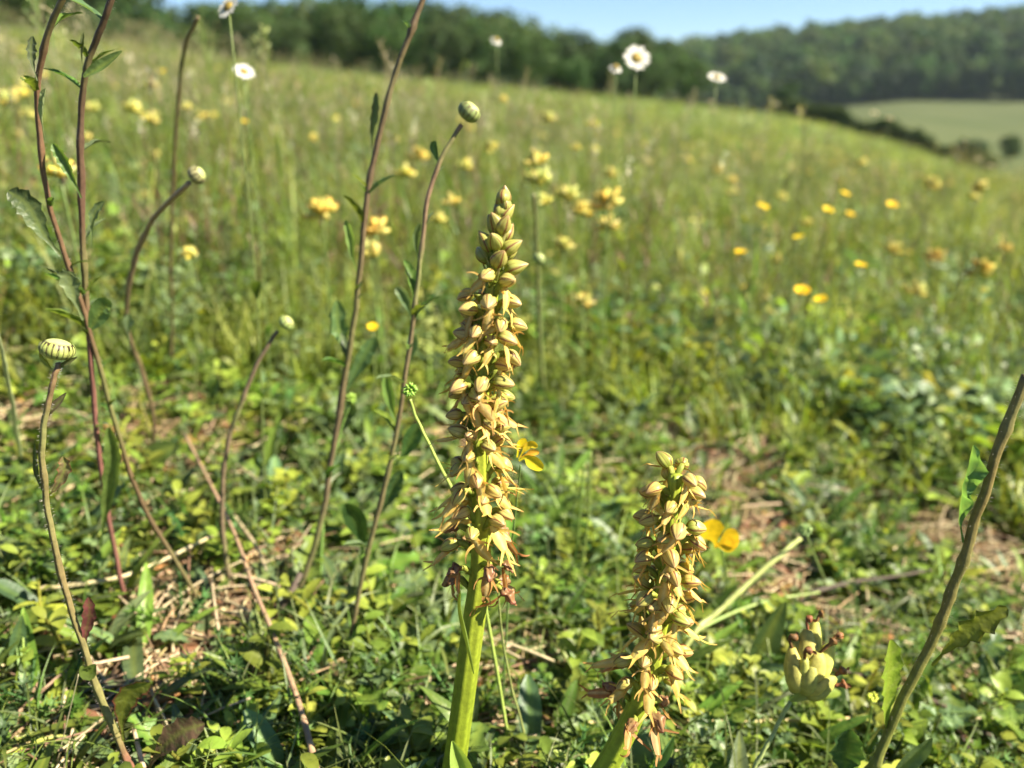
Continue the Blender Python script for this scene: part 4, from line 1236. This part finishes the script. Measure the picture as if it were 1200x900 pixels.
stem_plant('reddish_stem', 'darker purple-brown stem at left, straighter, with a narrow leaf near the top', 'wildflower',
    [(152, 725), (138, 660), (126, 600), (115, 520), (108, 440), (102, 360), (97, 280), (95, 200), (96, 120), (104, 70), (120, 30), (134, -12)], 9.5,
    lambda t: mixc((.22, .075, .075), (.095, .045, .035), sm(.2, .8, t)), .39, wtop=9, hairs=120, leaves=[
    L_([(98, 90), (112, 82), (128, 72), (143, 60)], .39, 14, (.10, .17, .05), shape='lance', fold=.5, normal=(0, -1, .5)),
    L_([(97, 85), (96, 65), (97, 50), (98, 38)], .39, 6, (.13, .17, .07), teeth=.3, ntt=5, fold=.6),
    L_([(96, 232), (86, 210), (74, 185), (62, 168)], .39, 16, (.13, .22, .05), teeth=.3, ntt=7, fold=.6),
    L_([(108, 288), (108, 265), (112, 248), (122, 236)], .39, 12, (.12, .18, .08), teeth=.3, ntt=4, fold=.5),
    L_([(118, 640), (124, 600), (134, 540), (128, 500)], .41, 22, (.14, .22, .05), teeth=.25, ntt=6, fold=.4),
    L_([(106, 385), (116, 370), (124, 358), (130, 362)], .39, 24, (.08, .15, .04), shape='lance', fold=.3)], group='two reddish stems at left')
# long brown stems behind the orchid
stem_plant('bare_stem', 'long bare brown stem rising left of centre to the top edge of the picture', 'wildflower',
    [(336, 715), (358, 670), (376, 610), (388, 540), (400, 470), (411, 400), (420, 330), (428, 250), (438, 190), (455, 115), (478, 45), (500, -14)], 11,
    lambda t: mixc((.17, .12, .08), (.12, .065, .045), sm(.1, .5, t)), .47, wtop=8, ridges=5, leaves=[
    L_([(437, 190), (436, 160), (440, 130), (441, 108)], .47, 10, (.15, .2, .1), teeth=.3, ntt=6, fold=.6),
    L_([(418, 318), (413, 300), (410, 275), (405, 258)], .47, 11, (.17, .26, .07), teeth=.2, ntt=4, fold=.6),
    L_([(409, 415), (402, 400), (396, 380), (395, 352)], .47, 24, (.10, .17, .06), teeth=.3, ntt=4, fold=.4, normal=(.4, -1, 0)),
    L_([(401, 470), (415, 440), (428, 415), (440, 395)], .47, 20, (.12, .19, .07), teeth=.2, ntt=7, fold=.4, normal=(.3, -1, .3)),
    L_([(398, 500), (408, 490), (412, 478), (408, 462)], .47, 14, (.09, .15, .05), fold=.4),
    L_([(390, 520), (396, 505), (402, 495), (411, 485)], .47, 14, (.07, .12, .04), fold=.5)])
rd, Pd = stem_plant('bent_bud_stem', 'reddish stem bending right at its top under a round green bud, behind the orchid', 'wildflower',
    [(404, 790), (412, 740), (428, 660), (448, 580), (464, 510), (478, 420), (487, 350), (494, 290), (502, 230), (520, 180), (541, 146)], 9,
    lambda t: mixc((.14, .09, .055), (.24, .115, .09), sm(.5, 1, t)), .43, wtop=7, leaves=[
    L_([(493, 315), (489, 295), (488, 275), (492, 262)], .43, 9, (.10, .17, .06), teeth=.2, ntt=5, fold=.6),
    L_([(483, 375), (478, 360), (472, 345), (464, 337)], .43, 15, (.09, .17, .06), teeth=.2, ntt=5, fold=.4, tipc=(.2, .25, .15)),
    L_([(478, 440), (480, 420), (484, 400), (482, 390)], .43, 13, (.12, .18, .08), fold=.5),
    L_([(466, 500), (460, 480), (455, 458), (452, 438)], .43, 13, (.13, .22, .05), fold=.5),
    L_([(462, 545), (475, 530), (485, 510), (492, 496)], .43, 20, (.08, .15, .04), fold=.4, normal=(.2, -1, .4)),
    L_([(440, 610), (452, 590), (462, 570), (470, 552)], .43, 20, (.08, .14, .05), teeth=.2, ntt=6, fold=.4, normal=(.2, -1, .4)),
    L_([(424, 660), (424, 630), (416, 605), (405, 590)], .43, 26, (.06, .12, .03), fold=.3, normal=(0, -1, .4)),
    L_([(518, 200), (512, 185), (508, 172), (510, 165)], .43, 9, (.10, .17, .05), fold=.5)])
bud_head(rd, PV(550, 131, .43), 12.5/FPX*.44, 10/FPX*.44, Vector((.5, 0, .6)), ncol=(.25, .30, .10), nb=14, dark=(.12, .11, .045))
re, Pe = stem_plant('arched_bud_stem', 'dark thin stem arching right to a small green bud, left of centre', 'wildflower',
    [(275, 705), (265, 650), (260, 590), (265, 530), (280, 480), (300, 430), (325, 388)], 9, (.15, .09, .07), .47, wtop=6)
bud_head(re, PV(336, 378, .47), 9/FPX*.5, 7/FPX*.5, Vector((.6, 0, .5)), ncol=(.32, .40, .12), nb=12, dark=(.12, .11, .045))
rf, Pf = stem_plant('arched_bud_stem', 'pinkish stem leaning right to a drooping round bud at upper left', 'wildflower',
    [(178, 545), (180, 490), (165, 430), (150, 390), (150, 340), (165, 285), (185, 250), (222, 214)], 8, lambda t: mixc((.17, .09, .065), (.34, .21, .16), t**2), .48, wtop=7, leaves=[
    L_([(152, 400), (150, 385), (152, 375), (152, 368)], .5, 12, (.2, .25, .12), fold=.4)])
bud_head(rf, PV(231, 205, .48), 10/FPX*.5, 8.5/FPX*.5, Vector((.7, 0, .3)), ncol=(.22, .22, .10), nb=12, dark=(.12, .11, .045))
stem_plant('brown_stem', 'faint thin brown stem at upper left, right of the reddish pair', 'wildflower',
    [(198, 460), (202, 380), (200, 300), (203, 220), (208, 130), (216, 60), (232, 20)], 6, (.16, .10, .06), .62, wtop=5)
ri, Pi = stem_plant('brown_stem', 'thin straight stem with a green side bud directly right of the tall orchid', 'wildflower',
    [(640, 480), (634, 420), (631, 350), (628, 280), (625, 228)], 6, (.17, .16, .08), .62, wtop=5)
bud_head(ri, PV(632, 303, .55), 8/FPX*.55, 6.5/FPX*.55, Vector((.6, 0, .6)), ncol=(.22, .30, .10), nb=12, dark=(.12, .11, .045))
def seed_ball(root, c, r, col, n=60):
    mb = MB(); random.seed(int(c.x*1e5) & 1023)
    for k in range(n):
        d = Vector((random.gauss(0, 1), random.gauss(0, 1), random.gauss(0, 1))).normalized()
        p = c+d*r*.6
        tube(mb, [p, p+d*r*.25, p+d*r*.5], lambda t: r*.22*(1.05-t), 5, jit(col, .15))
    return mb.build('seed_head', M['stem'], root)
rg, Pg = stem_plant('buttercup_seed_stalk', 'smooth pale green stalk with a knobbly green seed head, passing behind the tall orchid', 'wildflower',
    [(560, 660), (548, 615), (528, 570), (505, 525), (488, 490), (481, 468)], 7, (.25, .33, .07), .335, .335, wtop=5, ridges=0)
seed_ball(rg, PV(480, 457, .335), 9/FPX*.36, (.22, .36, .05))
rg, Pg = stem_plant('buttercup_seed_stalk', 'thin green stalk with a small green seed head beside the long bare stem', 'wildflower',
    [(374, 700), (377, 640), (380, 590), (390, 540), (400, 500), (409, 476)], 6, (.15, .26, .06), .46, wtop=4, ridges=0)
seed_ball(rg, PV(411, 467, .46), 7/FPX*.5, (.2, .33, .05))
# pale cut-looking stalk at the right
rg, Pg = stem_plant('pale_stalk', 'pale yellow-green smooth stalk slanting up to the right behind the short orchid', 'plant',
    [(812, 745), (835, 722), (870, 690), (905, 658), (938, 631)], 9, (.28, .32, .10), .47, .42, wtop=9, ridges=0)
rg, Pg = stem_plant('buttercup_seed_stalk', 'thin green stalk ending in a fuzzy pale seed head above the slanting pale stalk', 'wildflower',
    [(975, 700), (962, 670), (950, 640), (945, 626)], 4, (.2, .28, .08), .44, wtop=3, ridges=0)
seed_ball(rg, PV(943, 621, .44), 9/FPX*.46, (.25, .36, .12))
rg, Pg = stem_plant('yellow_bud_plant', 'small plant with one round yellow bud right of the pale vetch head', 'wildflower',
    [(1010, 900), (1012, 875), (1018, 850), (1022, 828)], 4, (.16, .24, .05), .335, wtop=3, ridges=0)
seed_ball(rg, PV(1022, 817, .335), 8/FPX*.36, (.55, .58, .07), 40)
# grass stalks
for (lb, pts, w, c, yt) in [
    ('thin upright green grass stalk rising between the two orchids', [(668, 700), (676, 640), (680, 590), (684, 545)], 5, (.20, .28, .06), .47),
    ('second thin yellow-green grass stalk between the two orchids', [(676, 705), (684, 650), (690, 600), (692, 530)], 4, (.24, .30, .07), .48),
    ('slender green stalk curving down from the tall orchid foot to the right', [(622, 900), (612, 850), (598, 800), (588, 740), (584, 690)], 5, (.22, .25, .08), .32),
    ('pale bent grass stalk curving along the left picture edge', [(28, 560), (20, 510), (12, 460), (-6, 380)], 8, (.42, .46, .22), .42),
    ('thin dry grass stalk slanting in the bottom left corner', [(64, 905), (80, 840), (92, 790)], 2.5, (.3, .26, .16), .30)]:
    stem_plant('grass_stalk', lb, 'grass stalk', pts, w, c, yt, wtop=w*.6, ridges=0)

# ------------------------------------------------------------------ fallen straws and twigs on the ground
def ground_line(name, label, pts, wpx, col, lift=.012, mat='straw', wtop=None):
    P = []
    for i, (px, py) in enumerate(pts):
        g = G(px, py); k = lift if isinstance(lift, (int, float)) else lift[i]
        d = ray(px, py); up = k
        t = -(CAMZ-up)/(d.z+.14*d.x+.011*d.y)
        P.append(Vector((0, 0, CAMZ))+d*t)
    C = catmull(P, 8)
    dep = (P[len(P)//2]-Vector((0, 0, CAMZ))).dot(FW); w = wpx/FPX*dep*.5
    root = empty(name, P[0], label, 'twig' if 'twig' in name else 'straw')
    mb = MB(); tube(mb, C, lambda t: w*(1-.35*t), 8, lambda t: jit(col, .12), wob=.25)
    mb.build('stalk', M[mat], root)
    return root, P, C
ground_line('dry_straw', 'long dry tan stalk running diagonally down from left of centre to the bottom edge', [(372, 905), (352, 830), (325, 755), (298, 690), (268, 610), (216, 508)], 6.5, (.36, .24, .14), [.04, .042, .045, .045, .05, .05])
ground_line('dry_straw', 'pale broken straw lying right of the purple-red stem foot', [(45, 690), (110, 682), (165, 668), (255, 625)], 6, PALE, [.02, .026, .03, .03])
ground_line('dry_straw', 'short orange-brown dry stalk among leaves at lower left', [(168, 826), (190, 820), (210, 812)], 9, (.36, .15, .06), .02)
ground_line('dry_straw', 'thin pale straw arching at the bottom left', [(70, 880), (100, 858), (120, 842)], 3, PALE, .02)
ground_line('dry_straw', 'pale twisted straw standing up beside the bottom left leaves', [(168, 900), (160, 868), (155, 846)], 6, (.5, .38, .24), .03)
ground_line('dry_straw', 'long straight tan straw lying level right of the short orchid', [(660, 850), (740, 845), (850, 846), (1000, 842)], 6, (.44, .34, .16), .022)
ground_line('dry_straw', 'pale straw curling beside the long diagonal tan stalk', [(272, 602), (300, 640), (312, 668)], 5, PALE, .03)
ground_line('dry_straw', 'thin tan straw at mid right standing out of the turf', [(1112, 518), (1100, 490), (1092, 470), (1088, 442)], 7, (.5, .4, .24), [.0, .02, .03, .05])
ground_line('dry_twig', 'dark bare twig lying from below the pale vetch head to the right edge', [(985, 786), (1040, 802), (1100, 825), (1160, 862), (1215, 890)], 7, (.09, .06, .045), .022, 'bark')
ground_line('dry_twig', 'thin dark twig pointing right in the turf above the pale vetch head', [(950, 694), (1000, 682), (1045, 676), (1092, 668)], 5, (.07, .055, .04), .03, 'bark')
ground_line('dry_twig', 'thin forked side twig under the dark twig at lower right', [(1095, 822), (1118, 850), (1140, 885)], 4, (.09, .06, .045), .02, 'bark')
ground_line('dry_twig', 'grey bent twig near the foot of the long bare stem', [(300, 745), (318, 720), (338, 700), (352, 672)], 11, (.10, .075, .06), [.01, .02, .03, .04], 'bark')
ground_line('dry_straw', 'thin green runner curving level above the pale vetch head', [(800, 748), (850, 722), (900, 704), (960, 694)], 4, (.22, .28, .08), .03, 'stem')
ground_line('dry_straw', 'bleached curved stalk piece right of the tall orchid base', [(700, 808), (690, 790), (688, 775), (700, 760)], 4, (.45, .4, .33), .02)

# ------------------------------------------------------------------ pale kidney vetch head in focus, lower right
def vetch_focus():
    random.seed(64)
    root, P = stem_plant('kidney_vetch', 'pale yellow vetch head with shrivelled brown petals, in focus at lower right', 'wildflower',
        [(878, 915), (892, 885), (908, 855), (926, 822)], 8, (.33, .38, .14), .300, .290, wtop=7, ridges=0)
    c = PV(938, 812, .300)
    s = 1/FPX*.335                                   # metres per picture pixel here
    R_ = Vector((1, 0, 0)); U_ = UP; Fv = -FW
    spec = [  # base offset, tip offset (px), width px, forward lean
        ((-6, 4), (-13, 62), 26, 6), ((-8, 2), (-12, 46), 24, 14), ((4, 16), (10, 84), 30, 0), ((6, 22), (24, 92), 24, -8), ((8, 10), (18, 60), 30, 18),
        ((10, 8), (40, 66), 26, 4), ((6, 0), (42, 26), 24, 10), ((0, 4), (-2, 54), 17, 22), ((4, 0), (26, 28), 17, 26), ((4, -2), (34, 14), 20, 14), ((0, 0), (8, 44), 24, 24), ((-6, 12), (-4, 74), 24, -4), ((6, 4), (32, 46), 26, 2)]
    for k, (b, e, w, f) in enumerate(spec):
        p0 = c+(R_*b[0]+U_*b[1])*s; p1 = c+(R_*e[0]+U_*e[1]+Fv*f)*s
        pts = catmull([p0, p0.lerp(p1, .45)+Fv*s*4, p1], 6)
        mb = MB(); col = jit((.58, .57, .14), .10)
        tube(mb, pts, lambda t: w*.50*s*(.20+.86*max(0, math.sin(pi*(.04+.93*t)))**.75), 12, lambda t: mixc((.32, .38, .10), col, sm(0, .4, t)), ridges=5, rdepth=.10)
        cal = mb.build('calyx', M['petal'], root)
        if k in (0, 2, 3, 5, 6, 7, 9, 4):
            d = (p1-p0).normalized(); q = MB(); L0 = rnd(14, 28)*s
            q1 = p1+d*L0*.6+R_*rnd(-.2, .5)*L0; q2 = q1+(R_*rnd(.3, 1)+U_*rnd(-.4, .5))*L0*.5
            tube(q, catmull([p1-d*2*s, q1, q2], 4), lambda t: s*(2.2+3.2*sm(.45, .8, t)-3*sm(.85, 1, t)), 8, lambda t: jit((.20, .09, .03), .3), wob=.6)
            for _ in range(3):
                a = rnd(0, 6.28)
                strip(q, arc_pts(q2, a, rnd(5, 9)*s, rnd(-.5, 1), rnd(-1.5, .5), 4), W_oval(2.2*s), Fv, jit((.26, .12, .035), .3), fold=.6, across=3)
            q.build('withered_petal', M['straw'], cal)
    fz = MB()
    for _ in range(420):                              # silky hairs on the calyces
        d = Vector((random.gauss(0, 1), random.gauss(0, 1), random.gauss(0, 1))).normalized()
        b, e, w, f = random.choice(spec); t = random.random()
        p = c+(R_*(b[0]+(e[0]-b[0])*t)+U_*(b[1]+(e[1]-b[1])*t)+Fv*f*t)*s
        q = p+d*w*.5*s*math.sin(pi*(.1+.8*t)); k2 = UP.cross(d)*.00004
        fz.add([q-k2, q+k2, q+d*rnd(1.5, 3.5)*s], [(0, 1, 2)], [(.62, .62, .45)]*3)
    tag(fz.build('silky_hairs', M['straw'], root), kind='stuff')
    for k in range(4):
        leaf_px(root, [(926, 822), (930+k*6, 818-k), (936+k*8, 812)], .298, .296, 9, (.28, .34, .10), 'lance', name='bract')
vetch_focus()
# heart-shaped buttercup beside the short orchid
def butter_focus():
    root, P = stem_plant('buttercup', 'bright orange-yellow buttercup with heart-shaped petals beside the short orchid', 'flower',
        [(850, 700), (850, 675), (846, 645)], 4, (.16, .24, .06), .41, wtop=3, ridges=0)
    for (pts, w) in [([(840, 642), (837, 630), (834, 620), (836, 608)], 30), ([(838, 640), (848, 634), (858, 630), (866, 628)], 24), ([(838, 638), (846, 640), (854, 638), (864, 632)], 18)]:
        leaf_px(root, pts, .40, .40, w, BUT, 'spat', name='petal', normal=(0, -1, .3), fold=.1, midc=BUT, mat='petal', wave=0)
butter_focus()
def yellow_pea():
    root, P = stem_plant('yellow_pea_flower', 'small bright yellow flower with one rounded petal, just right of the tall orchid', 'flower',
        [(598, 660), (602, 620), (606, 580), (610, 545)], 4, (.12, .20, .05), .33, .345, wtop=3, ridges=0)
    for (pts, w, c) in [([(608, 540), (616, 536), (626, 542), (636, 550)], 16, (.85, .70, .03)), ([(608, 538), (614, 528), (622, 520), (630, 524)], 10, (.82, .60, .03)),
                        ([(606, 536), (608, 526), (612, 518), (616, 514)], 12, (.84, .66, .02)), ([(610, 536), (618, 532), (624, 530), (632, 530)], 8, (.75, .42, .04))]:
        leaf_px(root, pts, .325, .325, w, c, 'spat', name='petal', normal=(.3, -1, .3), fold=.3, midc=c, mat='petal', wave=0)
yellow_pea()

# ------------------------------------------------------------------ broad-leaved low plants near the camera, each leaf a part
random.seed(88)
def leaf_local(l, w, shape, teeth, ntt, col, el, name='leaf'):
    mb = MB(); c = jit(col, .1)
    wf = {'spat': W_spat, 'lance': W_lance, 'oval': W_oval}[shape](w)
    strip(mb, arc_pts((.001, 0, 0), 0, l, el, el-rnd(.5, .9), 20 if teeth else 12), wf, norm_for(0, el), c, fold=rnd(.1, .35), across=7 if teeth else 5, teeth=teeth, nt_=ntt, midc=mixc(c, (.25, .3, .12), .5), wave=rnd(.03, .12), edgec=mixc(c, (.14, .12, .04), .4))
    return mb.mesh(name, M['leaf'])
KINDS = {
 'oval': [leaf_local(rnd(.020, .030), .0055, 'spat', 0, 0, c, rnd(.4, .9)) for c in (GRN, LIME, BLUEG)],
 'toothed': [leaf_local(rnd(.028, .040), .0075, 'spat', .5, 5, c, rnd(.4, 1)) for c in (GRN, LIME, BLUEG)],
 'lance': [leaf_local(rnd(.035, .055), .0055, 'lance', 0, 0, c, rnd(.5, 1.1)) for c in (GRN, GRN2, BLUEG)]}
for k_ in list(KINDS): pass
def low_plant(kind, x, y, n, s, label, group):
    root = empty({'oval': 'oval_leaf_herb', 'toothed': 'toothed_leaf_herb', 'lance': 'narrow_leaf_herb'}[kind], (x, y, height(x, y)), label, 'plant', group)
    root.rotation_euler.z = rnd(0, 6.28)
    for k in range(n):
        m = Matrix.Translation((0, 0, .002+.0012*k)) @ Matrix.Rotation(k*2.4+rnd(-.3, .3), 4, 'Z') @ Matrix.Rotation(rnd(-.45, .25), 4, 'Y') @ Matrix.Rotation(rnd(-.3, .3), 4, 'X') @ Matrix.Scale(s*rnd(.7, 1.1), 4)
        obj('leaf', random.choice(KINDS[kind]), root, mat=m)
for i in range(64):
    px = rnd(-60, 1260); py = rnd(560, 930) if i > 30 else rnd(700, 930)
    g = G(px, py)
    kind = random.choice(['oval', 'oval', 'toothed', 'toothed', 'lance'])
    lb = {'oval': 'low clump of rounded leaves', 'toothed': 'low rosette of toothed green leaves', 'lance': 'low tuft of narrow pointed leaves'}[kind]
    lb += (' in turf left of the bare stems' if px < 330 else ' in turf between bare stems and tall orchid' if px < 560 else ' in turf between the two orchids' if px < 760 else ' in turf between short orchid and vetch head' if px < 940 else ' in the lower right corner')
    low_plant(kind, g.x, g.y, random.randint(4, 7), rnd(.65, 1.0), lb, {'oval': 'rounded-leaf clumps', 'toothed': 'toothed-leaf rosettes', 'lance': 'narrow-leaf tufts'}[kind])
# single leaves one can point to
def single_leaf(label, pts, yoff, wpx, col, **k):
    g = G(*pts[0]); 
    root = empty('broad_leaf_plant', Vector((g.x, g.y, height(g.x, g.y))), label, 'plant')
    leaf_px(root, pts, g.y, g.y+yoff, wpx, col, **k)
    return root
single_leaf('round scalloped grey-green leaf lying left of the tall orchid base', [(378, 868), (385, 845), (402, 828), (432, 822)], .03, 44, (.09, .17, .06), shape='oval', teeth=.12, ntt=7, normal=(0, -.7, .8), fold=.15)
single_leaf('pale curved spoon-shaped leaf upright below the long bare stem', [(398, 788), (388, 765), (372, 745), (360, 722)], .0, 26, (.17, .27, .05), shape='spat', normal=(.4, -1, .3), fold=.35)
single_leaf('upright bright oval leaf at lower left of centre', [(305, 862), (300, 842), (294, 826), (288, 812)], .0, 17, (.14, .25, .05), shape='spat', normal=(.2, -1, .2), fold=.3)
single_leaf('broad pointed green leaf right of the tall orchid stem', [(590, 745), (600, 725), (612, 705), (622, 690)], .01, 28, (.12, .20, .08), shape='lance', normal=(.3, -1, .5), fold=.3)
single_leaf('dark upright leaf between the vetch head and the short orchid', [(880, 800), (890, 770), (902, 740), (920, 705)], .01, 36, (.045, .09, .025), shape='lance', normal=(.2, -1, .3), fold=.25)
single_leaf('dark pointed leaf at the bottom edge below the vetch head', [(915, 920), (920, 900), (916, 885), (908, 875)], .0, 30, (.05, .11, .03), shape='lance', normal=(0, -1, .2), fold=.25)
single_leaf('green leaf with arched tip left of the red twisted stem', [(25, 800), (22, 770), (22, 745), (26, 722)], .0, 18, (.10, .17, .07), shape='lance', normal=(.5, -1, .2), fold=.3)
single_leaf('dark curved leaf behind the reddish stems at mid left', [(165, 570), (175, 548), (190, 530), (212, 522)], .01, 32, (.07, .12, .03), shape='lance', normal=(0, -.8, .6), fold=.3)
single_leaf('broad dark green leaf lying level at mid right', [(930, 585), (955, 578), (975, 575), (1000, 580)], .01, 20, (.07, .14, .05), shape='lance', normal=(0, -.6, .9), fold=.2)

# ------------------------------------------------------------------ haze
hm = bpy.data.materials.new('haze_air'); hm.use_nodes = True
hn = hm.node_tree.nodes; hn.clear()
ho = hn.new('ShaderNodeOutputMaterial'); pv = hn.new('ShaderNodeVolumePrincipled')
pv.inputs['Color'].default_value = (.70, .84, 1.0, 1); pv.inputs['Density'].default_value = .00009; pv.inputs['Anisotropy'].default_value = .2
hm.node_tree.links.new(pv.outputs[0], ho.inputs['Volume'])
hx, z0, z1 = 1200, -160, 140
hv = [(x, y, z) for x in (-hx, hx) for y in (-hx, hx) for z in (z0, z1)]
hme = bpy.data.meshes.new('haze'); hme.from_pydata(hv, [], [(0, 1, 3, 2), (4, 6, 7, 5), (0, 4, 5, 1), (2, 3, 7, 6), (0, 2, 6, 4), (1, 5, 7, 3)])
hme.materials.append(hm)
hz = obj('haze', hme); hz['kind'] = 'stuff'
